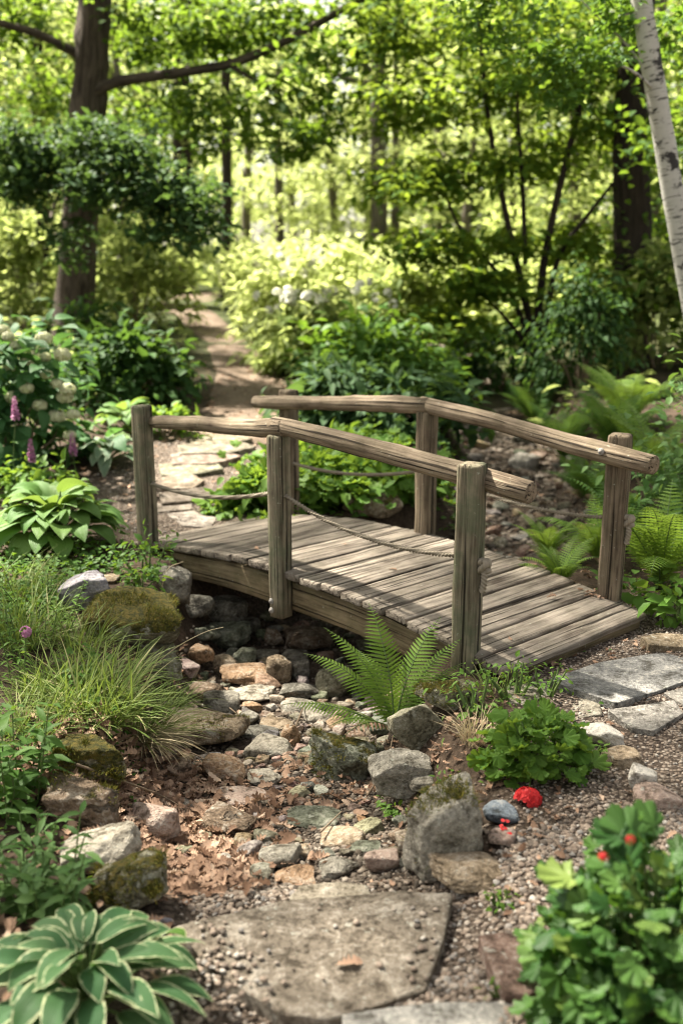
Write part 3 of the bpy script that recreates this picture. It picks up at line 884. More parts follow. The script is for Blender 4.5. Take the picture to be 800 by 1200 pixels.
rock(267, 967, 62, 37, 'brown', 'cracked wedge of brown stone among fallen leaves', 'block', mat='rockband', sub=5, rz=-.5)
rock(177, 968, 56, 50, 'pink', 'rounded pinkish white boulder amid fallen leaves', 'round', sub=5)
rock(110, 1002, 88, 62, 'pale', 'pale weathered boulder above the variegated hosta', 'ang', sub=5)
rock(148, 1046, 86, 74, 'olive', 'mossy boulder between the pale weathered one and the stepping slab', 'ang', moss=.5, sub=6, tufts=900)
rock(92, 945, 82, 58, 'brown', 'layered grey brown boulder with a mossy right side', 'ang', moss=.35, mat='rockband', sub=5, tufts=300)
rock(104, 896, 78, 56, 'olive', 'boulder capped with golden moss beside the straw tuft', 'ang', moss=.64, sub=6, tufts=1500)
rock(165, 1090, 56, 28, 'lav', 'lavender grey block behind the variegated hosta', 'block')
# right bank
rock(402, 890, 80, 62, 'green', 'grey green wedge boulder with a mossy top below the fern', 'ang', moss=.5, sub=6, tufts=900, dr=.7)
rock(524, 818, 66, 44, 'olive', 'mossy grey boulder between the fern and the near corner post', 'ang', moss=.5, sub=5, tufts=500)
rock(488, 858, 62, 62, 'olive', 'steep pale grey rock with a peaked top behind the fern bank', 'ang', sub=6, moss=.12, dr=.6)
rock(468, 918, 68, 64, 'grey', 'rounded grey rock between the peaked rock and the dark squared boulder', 'ang', sub=6, moss=.12, dr=.65)
rock(497, 922, 34, 22, 'grey', 'small grey stone leaning behind the dark squared boulder', 'round')
rock(521, 992, 88, 104, 'grey', 'big dark squared boulder with lichen and moss streaks', 'squared', sub=6, moss=.36, dr=.85, seed=437, tufts=900, tilt=.06, rz=.25, dz=.01)
rock(558, 1026, 98, 56, 'tan', 'broad tan boulder at the foot of the dark squared one', 'ang', sub=5, moss=.15)
rock(588, 957, 38, 27, 'blue', 'smooth blue grey oval pebble near the red flower', 'round')
rock(590, 985, 32, 24, 'pink', 'pinkish white stone with fallen red petals beside the tan boulder', 'round')
rock(707, 866, 48, 32, 'white', 'white angular stone right of the bright green geranium', 'ang')
rock(730, 891, 48, 25, 'tan', 'tan flat stone in the gravel below the white angular stone', 'flat')
rock(754, 915, 32, 30, 'white', 'whitish rounded stone at the edge of the big red geranium', 'round')
rock(772, 938, 50, 30, 'pink', 'pinkish grey stone half hidden behind the big red geranium', 'round')
rock(447, 1011, 38, 32, 'pink', 'pale pink rounded stone left of the dark squared boulder', 'round')
rock(397, 1019, 44, 26, 'grey', 'grey stone above the pale flat stone of the creek mouth', 'ang', moss=.2)
rock(429, 993, 34, 17, 'green', 'small greenish oval pebble in the front of the creek', 'round')
rock(402, 981, 50, 30, 'tan', 'slanted tan stone with a dark twig across it', 'flat')
rock(367, 960, 60, 26, 'green', 'pale green grey flat stone in the front of the creek', 'flat', moss=.1)
rock(345, 1029, 46, 24, 'orange', 'rusty flat stone at the back edge of the stepping slab', 'flat')
rock(327, 1007, 46, 30, 'grey', 'light grey stone left of the rusty flat stone', 'round')
rock(311, 983, 28, 18, 'olive', 'olive pebble in front of the cracked brown wedge', 'round')
rock(352, 1000, 26, 18, 'tan', 'little tan stone right of the light grey one', 'round')
rock(437, 607, 66, 34, 'tan', 'mossy tan boulder behind the middle of the bridge', 'round', moss=.45, sub=5, dz=.06)
rock(404, 790, 20, 14, 'grey', 'grey stone at the shade line left of the fern', 'round')
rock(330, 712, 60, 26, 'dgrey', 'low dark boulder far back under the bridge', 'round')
rock(570, 762, 34, 20, 'olive', 'small mossy stone against the foot of the near corner post', 'round', moss=.5)

# ------------------------------------------------------------------ the many cobbles of the creek: each one an object, eight shapes between them
cob = []
for i, kd in enumerate(['round', 'round', 'flat', 'ang', 'round', 'flat', 'ang', 'block']):
    V, F = rock_shape(900 + i, kd, 3); mb = MB(); mb.add(V, T=F); cob.append(mb.mesh('cobble', M['rock']))
def cobbles(n, y0, y1, smin, smax, group, zone, seed, wid=1.0, wt=None):
    r = np.random.default_rng(seed)
    cols = ['grey', 'dgrey', 'tan', 'brown', 'pale', 'olive', 'orange', 'pink', 'green']
    pr = np.array([.2, .12, .16, .14, .12, .1, .05, .06, .05]) if wt is None else np.array(wt); pr = pr / pr.sum()
    word = dict(grey='grey', dgrey='dark grey', tan='tan', brown='brown', pale='pale', olive='olive', orange='rusty', pink='pinkish', green='greenish')
    made = 0; tries = 0
    while made < n and tries < n * 40:
        tries += 1
        y = r.uniform(y0, y1)
        k = np.searchsorted(CREEK[:, 1], y) - 1
        a, b = CREEK[k], CREEK[k + 1]
        f = (y - a[1]) / (b[1] - a[1])
        x = a[0] + f * (b[0] - a[0]) + r.uniform(-1, 1) * (a[3] + .10) * wid
        s = smin * (smax / smin) ** (r.random() ** 1.6)
        if any((x - q[0]) ** 2 + (y - q[1]) ** 2 < (.82 * (s + q[2])) ** 2 for q in ROCKS): continue
        ROCKS.append((x, y, s))
        o = bpy.data.objects.new('cobble', cob[r.integers(0, 8)]); C.objects.link(o)
        asp = np.array([s, s * r.uniform(.65, .95), s * r.uniform(.38, .7)])
        o.scale = asp; o.rotation_euler = (r.normal() * .15, r.normal() * .15, r.uniform(0, 6.28))
        o.location = (x, y, h1(x, y) + asp[2] * .45)
        c = cols[r.choice(9, p=pr)]
        o.color = tuple(v * r.uniform(.85, 1.12) for v in COL[c]) + (float(r.choice([0, 0, 0, .15, .3])),)
        tag(o, f'{word[c]} {"cobble" if s > (smin * smax) ** .5 else "pebble sized cobble"} {zone}', 'stone', group)
        made += 1
cobbles(70, 2.62, 3.75, .018, .050, 'cobbles at the creek mouth', 'among fallen leaves in the front of the creek', 41, .95, (.2, .05, .18, .12, .16, .08, .08, .12, .04))
cobbles(112, 3.6, 4.75, .024, .066, 'cobbles before the bridge', 'in the dry creek just before the bridge', 42, 1.15)
cobbles(50, 4.6, 5.7, .030, .085, 'cobbles under the bridge', 'in the shade under the bridge', 43, 1.2)
cobbles(95, 5.5, 8.8, .042, .090, 'cobbles behind the bridge', 'in the creek bed behind the bridge', 44, 1.15, (.25, .2, .16, .25, .02, .1, .02, .05, .03))
cobbles(30, 8.3, 16, .07, .17, 'cobbles far up the creek', 'far up the shaded creek', 45, 1.0, (.2, .2, .12, .2, .06, .1, .04, .1, .03))

# ------------------------------------------------------------------ loose gravel, leaf litter: nobody could count these
def near_rock(x, y, f=.9):
    R_ = np.array(ROCKS)
    m = np.zeros(x.shape, bool)
    for q in R_: m |= (x - q[0]) ** 2 + (y - q[1]) ** 2 < (f * q[2]) ** 2
    return m
I1 = ICO[2]
def pebbles(n, x0, x1, y0, y1, lo, hi, dens, seed, sub=1):
    r = np.random.default_rng(seed)
    x = r.uniform(x0, x1, n); y = r.uniform(y0, y1, n)
    gm_, cm_, cd_ = masks(x, y)
    keep = r.random(n) < dens(x, y, gm_, cm_, cd_)
    x, y = x[keep], y[keep]; n = len(x)
    s = lo * (hi / lo) ** (r.random(n) ** 1.8)
    P = np.column_stack([x, y, H(x, y) + s * .25])
    ang = r.uniform(0, 6.28, n)
    D = np.column_stack([np.cos(ang), np.sin(ang), r.normal(size=n) * .2]); N = np.column_stack([r.normal(size=n) * .2, r.normal(size=n) * .2, np.ones(n)])
    Vb = ICO[sub][0]
    groups = 6
    for g in range(groups):
        m = np.arange(n) % groups == g
        rr = np.random.default_rng(seed * 10 + g)
        Vg = Vb * np.array([1, rr.uniform(.6, .95), rr.uniform(.4, .75)]) + rr.normal(size=Vb.shape) * .07
        scatter(PEB, (Vg, ICO[sub][1], None, None), P[m], D[m], N[m], s[m])
PEB = MB()
pebbles(26000, -.75, 1.1, 1.75, 2.75, .0045, .0120, lambda x, y, g, c, d: np.clip(g * .9 * (.35 + .65 * (fbm(np.column_stack([x * 4, y * 4, 0 * x]), 2, 60) > -.25)), 0, 1), 61, 2)
pebbles(24000, .1, 2.6, 2.5, 4.7, .0035, .0095, lambda x, y, g, c, d: g * .75 + .03, 62)
pebbles(9000, -1.9, .1, 5.6, 8.6, .005, .013, lambda x, y, g, c, d: g * .8, 64)
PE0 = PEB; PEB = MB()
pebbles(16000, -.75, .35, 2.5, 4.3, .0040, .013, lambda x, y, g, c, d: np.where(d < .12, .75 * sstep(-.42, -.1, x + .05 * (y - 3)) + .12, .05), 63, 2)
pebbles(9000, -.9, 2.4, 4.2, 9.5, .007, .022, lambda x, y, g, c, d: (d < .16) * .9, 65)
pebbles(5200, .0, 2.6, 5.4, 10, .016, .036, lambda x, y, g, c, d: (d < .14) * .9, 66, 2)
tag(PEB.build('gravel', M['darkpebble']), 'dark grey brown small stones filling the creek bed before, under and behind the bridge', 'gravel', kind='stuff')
PEB = PE0
PE = PEB.build('gravel', M['pebble']); tag(PE, 'loose small tan and grey pebbles strewn over the paths and creek bed', 'gravel', kind='stuff')

# pebbles and one leaf that lie on the big slab
sr = np.random.default_rng(5)
mb = MB()
pp = []
for _ in range(7): pp.append((sr.uniform(300, 480), sr.uniform(1062, 1150)))
for _ in range(130): pp.append((sr.normal(255, 32), sr.normal(1140, 20)))
for _ in range(34): pp.append((sr.normal(498, 14), sr.normal(1110, 32)))
for _ in range(12): pp.append((sr.normal(255, 12), sr.normal(1092, 7)))
W2 = np.array([on_z(a, b, -.06) for a, b in pp])
n = len(W2); ang = sr.uniform(0, 6.28, n); S = sr.uniform(.004, .0105, n)
scatter(mb, (ICO[2][0] * np.array([1, .78, .55]), ICO[2][1], None, None), np.column_stack([W2, np.full(n, -.060)]) + np.column_stack([0 * S, 0 * S, S * .5]), np.column_stack([np.cos(ang), np.sin(ang), 0 * ang]), np.tile([0, 0, 1.], (n, 1)), S)
tag(mb.build('gravel', M['pebble']), 'scattered pebbles lying on the large brown stepping slab', 'gravel', kind='stuff')
mb = MB(); q = on_z(408, 1133, -.058)
scatter(mb, L_OAK[1], [(q[0] - .03, q[1], -.052)], [(1, .25, 0)], [(0, 0, 1)], .065)
tag(mb.build('fallen_leaf', M['dead']), 'single dry brown oak leaf on the large brown stepping slab', 'leaf')

LIT = MB()
def litter(n, cx, cy, sx, sy, lo, hi, zmax, seed, keepf=None):
    r = np.random.default_rng(seed)
    x = r.normal(cx, sx, n); y = r.normal(cy, sy, n)
    if keepf is not None:
        k = keepf(x, y, r); x, y = x[k], y[k]
    n = len(x)
    P = np.column_stack([x, y, H(x, y) + .004 + r.random(n) ** 2 * zmax])
    a = r.uniform(0, 6.28, n)
    D = np.column_stack([np.cos(a), np.sin(a), r.normal(size=n) * .16]); N = np.column_stack([r.normal(size=n) * .28, r.normal(size=n) * .28, np.ones(n)])
    multi(LIT, L_OAK, P, D, N, lo * (hi / lo) ** r.random(n), r)
g = lambda px, py: G(px, py)
for (px, py, sx, sy, n) in [(205, 985, .11, .15, 900), (170, 1010, .10, .12, 420), (230, 1030, .09, .08, 520), (150, 900, .12, .12, 260), (250, 950, .12, .1, 260), (150, 930, .12, .14, 300), (300, 960, .12, .16, 150), (110, 860, .14, .2, 260), (210, 920, .1, .12, 260), (330, 930, .1, .2, 70), (60, 900, .1, .15, 200), (60, 1120, .15, .12, 160), (190, 1110, .08, .06, 60), (380, 900, .1, .2, 90), (300, 1010, .08, .1, 130)]:
    q = g(px, py); litter(n, q[0], q[1], sx, sy, .020, .070, .026, px + py, lambda x, y, r: ~near_rock(x, y, .55))
for (px, py, sx, sy, n) in [(445, 900, .05, .1, 60), (540, 870, .08, .12, 110), (430, 930, .08, .1, 60), (600, 850, .15, .2, 60), (560, 1000, .2, .2, 60), (700, 770, .25, .12, 60), (225, 790, .08, .15, 70), (130, 760, .2, .3, 120), (420, 960, .12, .2, 60), (650, 950, .2, .25, 60)]:
    q = g(px, py); litter(n, q[0], q[1], sx, sy, .018, .045, .012, px + py, lambda x, y, r: ~near_rock(x, y, .7))
litter(600, -1.9, 8, .9, 1.6, .03, .06, .02, 71, lambda x, y, r: path_d(x, y) > -.15)
litter(420, -1.0, 10.5, .35, 2.0, .03, .07, .01, 73)
litter(260, 1.0, 7, .5, 1.3, .03, .06, .02, 72)
tag(LIT.build('leaf_litter', M['dead']), 'dry brown fallen oak leaves heaped in the creek mouth', 'fallen leaves', kind='stuff')

# scraps caught on the deck by the far corner post
mb = MB()
n = 26; lx = sr.normal(-1.06, .035, n); ly = sr.normal(-.43, .035, n)
cb, sb = math.cos(BYAW), math.sin(BYAW)
wx = BX + lx * cb - ly * sb; wy = BY + lx * sb + ly * cb
a = sr.uniform(0, 6.28, n)
multi(mb, L_OAK, np.column_stack([wx, wy, deck_z(lx) + .004 + sr.random(n) * .008]), np.column_stack([np.cos(a), np.sin(a), 0 * a]), np.column_stack([sr.normal(size=n) * .3, sr.normal(size=n) * .3, np.ones(n)]), sr.uniform(.012, .03, n), sr)
tag(mb.build('leaf_litter', M['dead']), 'crumbled dry leaves caught against the far corner post on the deck', 'fallen leaves', kind='stuff')

for k, (px, py) in enumerate([(400, 640), (455, 668), (600, 742), (640, 700), (300, 640)]):
    q = on_z(px, py, .14 if px < 500 else .085)
    lx_ = (q[0] - BX) * cb + (q[1] - BY) * sb
    mb = MB(); a_ = sr.uniform(0, 6.28)
    scatter(mb, L_OAK[k], [(q[0], q[1], deck_z(lx_) + .006)], [(math.cos(a_), math.sin(a_), 0)], [(.1, 0, 1)], sr.uniform(.028, .05))
    tag(mb.build('fallen_leaf', M['dead']), 'dry leaf lying on the deck ' + ['in front of the far mid post', 'near the middle of the bridge', 'on the boards right of the near corner post', 'on the boards left of the far corner post', 'left of the near mid post'][k], 'leaf')

# fallen twigs
def twig(pts, r0, label, m='twig'):
    P = []
    for (px, py, dz) in pts:
        q = G(px, py); P.append(q + np.array([0, 0, dz]))
    P = curve(P, 6); mb = MB()
    sweep(mb, P, circ(1, 7), up=(.2, .1, 1), scale=np.linspace(r0, r0 * .5, len(P)))
    return tag(mb.build('twig', M[m]), label, 'twig')
twig([(208, 812, .02), (235, 838, .04), (262, 850, .05), (292, 858, .03)], .007, 'pale bent stick resting across the creek above the log shaped boulder')
twig([(92, 918, .06), (140, 938, .07), (190, 950, .05), (222, 962, .03)], .0045, 'long dark twig lying above the pinkish white boulder')
twig([(345, 866, .04), (358, 836, .05)], .005, 'short grey stick leaning between stones in mid creek')
twig([(214, 885, .02), (240, 900, .03), (255, 922, .01)], .0035, 'thin curved twig left of the sandy orange stone')
twig([(376, 992, .05), (400, 972, .06)], .0035, 'dark twig lying on the slanted tan stone')
twig([(270, 846, .06), (290, 862, .05), (276, 874, .05)], .003, 'crooked thin twig beside the log shaped boulder')
twig([(430, 940, .02), (452, 912, .05), (462, 880, .09)], .004, 'brown dead frond stalk below the fern')
# ------------------------------------------------------------------ plants
def ground_pt(px, py):
    return G(px, py)

def tube(mb, P, r0, r1, n=6, up=(.31, .22, .92), noise_amp=0, seed=0):
    P = np.asarray(P, float)
    d = P[-1] - P[0]; d = d / (np.linalg.norm(d) + 1e-9)
    if abs(d @ unit(np.asarray(up, float))) > .9: up = (1, .1, .05)
    sweep(mb, P, circ(1, n), up=up, scale=np.linspace(r0, r1, len(P)), noise_amp=noise_amp, seed=seed, cap=False)

def bush(name, label, cat, p, rx, ry, h, n, leaf, size, mat, seed, stemmat='twig', group=None, clumps=18, clump_r=.3, droop=.25, lift=.12, stems=9, up=1.0, base=.1):
    """a leafy mound: leaves gathered in clumps on the ends of branching stems, with gaps between"""
    r = np.random.default_rng(seed)
    o = thing(name, label, cat, p, group)
    u = r.normal(size=(clumps, 3)); u[:, 2] = np.abs(u[:, 2]) * up; u = unit(u)
    k = r.uniform(.55, 1.0, clumps) ** .7
    Cc = u * k[:, None] * np.array([rx, ry, h * .92]) * r.uniform(.82, 1.1, (clumps, 1))
    Cc[:, 2] += base * h
    w = r.integers(0, clumps, n)
    off = r.normal(size=(n, 3)) * clump_r * np.array([rx, ry, h * .55]) * r.uniform(.6, 1.25, (clumps, 1))[w]
    P = Cc[w] + off
    P[:, 2] = np.maximum(P[:, 2], .01 + .05 * h * r.random(n))
    D = unit(P * np.array([1, 1, .2])) + r.normal(size=(n, 3)) * .6; D[:, 2] -= droop
    N = np.column_stack([r.normal(size=n) * .45, r.normal(size=n) * .45, np.ones(n)]) + unit(P) * .35
    mb = MB()
    S = size * np.exp(r.normal(size=n) * .22)
    if isinstance(leaf, list): multi(mb, leaf, P, D, N, S, r)
    else: scatter(mb, leaf, P, D, N, S, A3=r.random(n))
    mb.build('foliage', M[mat], o)
    mb = MB()
    for i in range(min(stems, clumps)):
        c = Cc[i]; a = np.array([c[0] * .15, c[1] * .15, -.03])
        m = (a + c) / 2 + r.normal(size=3) * .06 * h
        tube(mb, curve([a, m, c], 4), .006 + .008 * h, .003)
    mb.build('stems', M[stemmat], o)
    return o

def hosta(name, label, p, n, ll, lw, mat, seed, spread=1.0, tall=.6, group=None, lean=0.0):
    r = np.random.default_rng(seed)
    o = thing(name, label, 'hosta', p, group)
    lv, st = MB(), MB()
    nu, nv = 11, 9
    us = np.linspace(0, 1, nu)
    prof = np.interp(us, [0, .08, .22, .42, .65, .85, 1], [.06, .55, .92, 1.0, .80, .40, .01])
    for i in range(n):
        f = (i + .5) / n
        az = i * 2.39996 + r.normal() * .25
        reach = ll * spread * (.25 + .75 * f) * r.uniform(.85, 1.15)
        hz = ll * tall * (1.35 - .75 * f) * r.uniform(.85, 1.15)
        L = ll * (.72 + .38 * f) * r.uniform(.85, 1.12); Wd = lw * (.75 + .35 * f) * r.uniform(.85, 1.1)
        rad = np.array([math.cos(az), math.sin(az), 0]); side = np.array([-math.sin(az), math.cos(az), 0])
        root = rad * .03 * r.random() + np.array([0, 0, -.01])
        joint = rad * reach * .55 + np.array([0, 0, hz])
        tube(st, curve([root, rad * reach * .2 + np.array([0, 0, hz * .6]), joint], 4), .005, .0035, 5)
        # blade bends over outward from the joint
        e0 = math.radians(r.uniform(25, 50) * (1.25 - f)); e1 = e0 - math.radians(r.uniform(55, 95))
        P = [joint]; Nn = []
        for k in range(nu):
            e = e0 + (e1 - e0) * us[k]
            d = rad * math.cos(e) + np.array([0, 0, math.sin(e)])
            Nn.append(np.array([0, 0, math.cos(e)]) - rad * math.sin(e))
            if k < nu - 1: P.append(P[-1] + d * L / (nu - 1))
        P = np.array(P); Nn = np.array(Nn)
        vs = np.linspace(-1, 1, nv)
        roll = r.normal() * .25
        ph = r.uniform(0, 6)
        V = np.zeros((nu, nv, 3)); A = np.zeros((nu, nv, 3))
        rv = r.random()
        for k in range(nu):
            w = prof[k] * Wd * .5
            for j, v in enumerate(vs):
                cup = .22 * abs(v) ** 1.3 * w + .05 * w * math.sin(us[k] * 9 + ph + v * 2) * abs(v) - .05 * w * (abs(v) > .9)
                sidev = side * math.cos(roll) + Nn[k] * math.sin(roll)
                V[k, j] = P[k] + sidev * v * w + Nn[k] * cup + (P[0] - P[min(3, nu - 1)]) * (.30 * abs(v) * (us[k] < .12))
                A[k, j] = (us[k], v, rv)
        idx = np.arange(nu * nv).reshape(nu, nv)
        q = np.stack([idx[:-1, :-1], idx[:-1, 1:], idx[1:, 1:], idx[1:, :-1]], -1).reshape(-1, 4)
        lv.add(V.reshape(-1, 3), Q=q, A=A.reshape(-1, 3))
    lv.build('foliage', M[mat], o)
    st.build('stalks', M['stem'], o)
    return o

def frond(mb, P, W, teeth, n, r, wob=.1):
    """one fern frond along the curve P: pairs of toothed leaflets on both sides"""
    n0 = len(P)
    s = np.linspace(.10, .985, n)
    xi = s * (n0 - 1); k = np.minimum(xi.astype(int), n0 - 2); fr = (xi - k)[:, None]
    pos = P[k] * (1 - fr) + P[k + 1] * fr
    tan = unit(P[np.minimum(k + 1, n0 - 1)] - P[k])
    upv = np.array([0, 0, 1.0])
    side = unit(np.cross(tan, upv)); nor = np.cross(side, tan)
    ln = W * np.interp(s, [.1, .25, .45, .75, 1], [.45, .85, 1, .62, .05])
    gap = np.linalg.norm(P[-1] - P[0]) / n
    for sg in (-1, 1):
        D = side * sg + tan * .38 + nor * (-.12) + r.normal(size=(n, 3)) * .06 * wob * 10 * .3
        D = unit(D)
        B = unit(np.cross(nor, D)); Nn = np.cross(D, B)
        us = np.linspace(0, 1, teeth * 2 + 1)
        wd = np.interp(us, [0, .1, .6, 1], [.6, 1, .72, .05])
        tooth = np.where(np.arange(len(us)) % 2 == 0, .42, 1.0)
        hw = gap * .48
        V = np.zeros((n, len(us), 3, 3)); 
        for a, u in enumerate(us):
            c = pos + D * (ln * u)[:, None] - Nn * (ln * .16 * u * u)[:, None]
            w = hw * wd[a] * tooth[a] * np.minimum(1, ln / W * 1.6)
            fwd = ln * .05 * (1 if tooth[a] == 1 else 0)
            V[:, a, 0] = c - B * w[:, None] + D * (fwd / 2)[:, None] + Nn * (w * .15)[:, None]
            V[:, a, 1] = c
            V[:, a, 2] = c + B * w[:, None] + D * (fwd / 2)[:, None] + Nn * (w * .15)[:, None]
        m = len(us)
        idx = np.arange(n * m * 3).reshape(n, m, 3)
        q = np.stack([idx[:, :-1, :-1], idx[:, :-1, 1:], idx[:, 1:, 1:], idx[:, 1:, :-1]], -1).reshape(-1, 4)
        mb.add(V.reshape(-1, 3), Q=q)

def fern(name, label, p, n, L, seed, mat='fern', teeth=5, pairs=22, wid=.17, tall=1.0, lean=(0, 0), group=None, az0=None, dead=2):
    r = np.random.default_rng(seed)
    o = thing(name, label, 'fern', p, group)
    mb, st, dm = MB(), MB(), MB()
    n_all = n + dead
    for i in range(n_all):
        f = min((i + .5) / n, 1.1)
        old = i >= n
        az = i * 2.39996 + r.normal() * .2 if az0 is None or old else az0[i][0]
        e0 = math.radians(r.uniform(62, 84)) if az0 is None or old else math.radians(az0[i][1])
        l = L * r.uniform(.65, 1.12) if az0 is None or old else L * az0[i][2]
        e1 = e0 - math.radians(r.uniform(60, 105) * (.7 + .5 * f)) / tall if az0 is None or old else e0 - math.radians(az0[i][3])
        if old: e0 = math.radians(r.uniform(35, 60)); e1 = e0 - math.radians(r.uniform(85, 120)); l *= .62
        P = [np.array([0, 0, 0.])]
        nn = 16
        for k in range(nn):
            t_ = (k + .5) / nn
            e = e0 + (e1 - e0) * t_ ** 1.5
            P.append(P[-1] + np.array([math.cos(az) * math.cos(e), math.sin(az) * math.cos(e), math.sin(e)]) * l / nn)
        P = np.array(P); P[:, 0] += lean[0] * P[:, 2]; P[:, 1] += lean[1] * P[:, 2]
        bend = r.normal() * .12 * np.linspace(0, 1, len(P)) ** 2 * l
        P[:, 0] += -math.sin(az) * bend; P[:, 1] += math.cos(az) * bend
        frond(dm if old else mb, P, l * wid * r.uniform(.85, 1.1), teeth, pairs if not old else pairs // 2, r)
        tube(st, P, .0032 * L / .4, .0008, 5)
    mb.build('fronds', M[mat], o, smooth=True)
    if dead: tag(dm.build('dead_fronds', M['dead'], o), 'withered brown fronds')
    st.build('stalks', M['stem'], o)
    return o

def herb(name, label, cat, p, n, h, ll, leaf, mat, seed, spread=.12, pairs=7, flower=None, fmat='lilac', lean=(0, 0), group=None, ftype='cluster', nfl=4, fsize=.012):
    """upright stems with pairs of leaves; flower: heads on the tips"""
    r = np.random.default_rng(seed)
    o = thing(name, label, cat, p, group)
    lf, st = MB(), MB(); tips = []
    for i in range(n):
        a = r.uniform(0, 6.28); rd = spread * math.sqrt(r.random())
        b = np.array([math.cos(a) * rd, math.sin(a) * rd, -.02])
        hh = h * r.uniform(.65, 1.08)
        tip = b + np.array([math.cos(a) * rd * .7 + r.normal() * .05 * h + lean[0] * h, math.sin(a) * rd * .7 + r.normal() * .05 * h + lean[1] * h, hh])
        P = curve([b, (b + tip) / 2 + r.normal(size=3) * .02 * h, tip], 7)
        tube(st, P, .0032, .0018, 5)
        tips.append(tip)
        m = pairs * 2
        s = np.repeat(np.linspace(.14, 1, pairs), 2)
        k = np.minimum((s * (len(P) - 1)).astype(int), len(P) - 1)
        az = np.repeat(np.arange(pairs) * 1.57 + r.uniform(0, 3), 2) + np.tile([0, PI], pairs) + r.normal(size=m) * .2
        D = np.column_stack([np.cos(az), np.sin(az), r.uniform(.0, .7, m) * (.4 + s)])
        scatter(lf, leaf, P[k], D, np.column_stack([r.normal(size=m) * .2, r.normal(size=m) * .2, np.ones(m)]), ll * (1.1 - .45 * s) * r.uniform(.8, 1.15, m), A3=r.random(m))
    lf.build('foliage', M[mat], o)
    st.build('stems', M['stem'], o)
    if flower:
        for tip in sorted(tips, key=lambda q: -q[2])[:nfl]:
            head(o, tip, flower, fmat, r, fsize)
    return o

L_PETAL = strip_leaf([0, .45, .8, 1], [.10, .34, .36, .12], .15, .1)
def head(o, tip, kind, fmat, r, size):
    mb = MB()
    if kind == 'cluster':                       # a small rounded cluster of five-petalled flowers
        m = 12; u = unit(r.normal(size=(m, 3)) + (0, 0, .7))
        for c in u:
            ctr = tip + c * size * 1.1
            a = np.arange(5) * 1.2566 + r.uniform(0, 6)
            x = unit(np.cross(c, (0.3, .2, .9))); y = np.cross(c, x)
            D = np.cos(a)[:, None] * x + np.sin(a)[:, None] * y + c * .25
            scatter(mb, L_PETAL, np.tile(ctr, (5, 1)), D, np.tile(c, (5, 1)), size * .8)
    elif kind == 'single':
        c = unit(np.array([r.normal() * .4, -.6 + r.normal() * .3, .6]))
        a = np.arange(5) * 1.2566; x = unit(np.cross(c, (0.3, .2, .9))); y = np.cross(c, x)
        scatter(mb, L_PETAL, np.tile(tip, (5, 1)), np.cos(a)[:, None] * x + np.sin(a)[:, None] * y + c * .2, np.tile(c, (5, 1)), size)
    elif kind == 'ball':                        # hydrangea head: many small florets on a dome
        m = 130; u = unit(r.normal(size=(m, 3)) + (0, 0, .35))
        ctr = tip + u * size * np.array([1, 1, .72]) * r.uniform(.86, 1.05, (m, 1))
        for q in range(4):
            x = unit(np.cross(u, r.normal(size=(m, 3)))); 
            scatter(mb, L_PETAL, ctr, x + u * .3, u, size * .30)
        V, F = ICO[3]; mb.add(tip + V * size * np.array([.8, .8, .58]), T=F)
    elif kind == 'spike':                       # bells or florets down a tapering spike
        m = 46; s = np.linspace(0, 1, m); a = np.arange(m) * 2.4
        D = np.column_stack([np.cos(a), np.sin(a), -.45 + .5 * s])
        P = np.column_stack([np.zeros(m), np.zeros(m), s * size * 5]) + tip
        for q in range(3):
            scatter(mb, L_PETAL, P + D * size * .15, D + r.normal(size=(m, 3)) * .35, r.normal(size=(m, 3)) + (0, 0, 1), size * (1.05 - .75 * s))
    return mb.build('flower', M[fmat], o)

def grass_tuft(name, label, p, n, h, seed, mat='grass', spread=.07, lean=(0, 0), tm=None, group=None, kind=None, wide=1.0):
    r = np.random.default_rng(seed)
    a = r.uniform(0, 6.28, n); rd = spread * np.sqrt(r.random(n))
    P = np.column_stack([np.cos(a) * rd, np.sin(a) * rd, np.full(n, -.008)])
    if kind: 
        P[:, 2] = H(P[:, 0] + p[0], P[:, 1] + p[1]) - p[2] - .008
    D = np.column_stack([np.cos(a) * .35 + r.normal(size=n) * .35 + lean[0], np.sin(a) * .35 + r.normal(size=n) * .35 + lean[1], np.ones(n)])
    out = np.column_stack([D[:, 0], D[:, 1], .0 * a])
    N = -out + np.column_stack([r.normal(size=n) * .3, r.normal(size=n) * .3, np.full(n, .8)])
    mb = MB(); S = h * r.uniform(.5, 1.15, n)
    m = r.random(n) < .6
    scatter(mb, L_GRASS, P[m], D[m], N[m], S[m]); scatter(mb, L_GRASS2, P[~m], D[~m], N[~m], S[~m])
    o = mb.build(name, M[mat]); o.location = p
    return tag(o, label, 'grass', group, kind)

# ---- left foreground
hosta('variegated_hosta', 'hosta with cream edged leaves filling the bottom left corner', G(104, 1198), 64, .162, .068, 'hostavar', 201, spread=1.5, tall=.85)
herb('flowering_herb', 'leafy green herb with pale lilac flowers just above the variegated hosta', 'plant', G(22, 1085), 15, .26, .085, L_LANCE, 'phlox', 202, .13, 7, 'single', 'lilac', nfl=3, fsize=.018)
herb('leafy_herb', 'tall herb with long narrow leaves at the left edge beside the golden moss boulder', 'plant', G(12, 945), 9, .30, .12, L_LANCE, 'midleaf', 203, .09, 8)
herb('leafy_herb', 'low herb with oval leaves between the left edge and the pale weathered boulder', 'plant', G(62, 1062), 8, .17, .06, L_OVAL, 'phlox', 204, .08, 6)
herb('flowering_herb', 'thin herb with a pink flower cluster below the bluish grey boulder', 'plant', G(22, 805), 5, .24, .05, L_LANCE, 'fresh', 205, .06, 7, 'cluster', 'pink', nfl=2, fsize=.016)
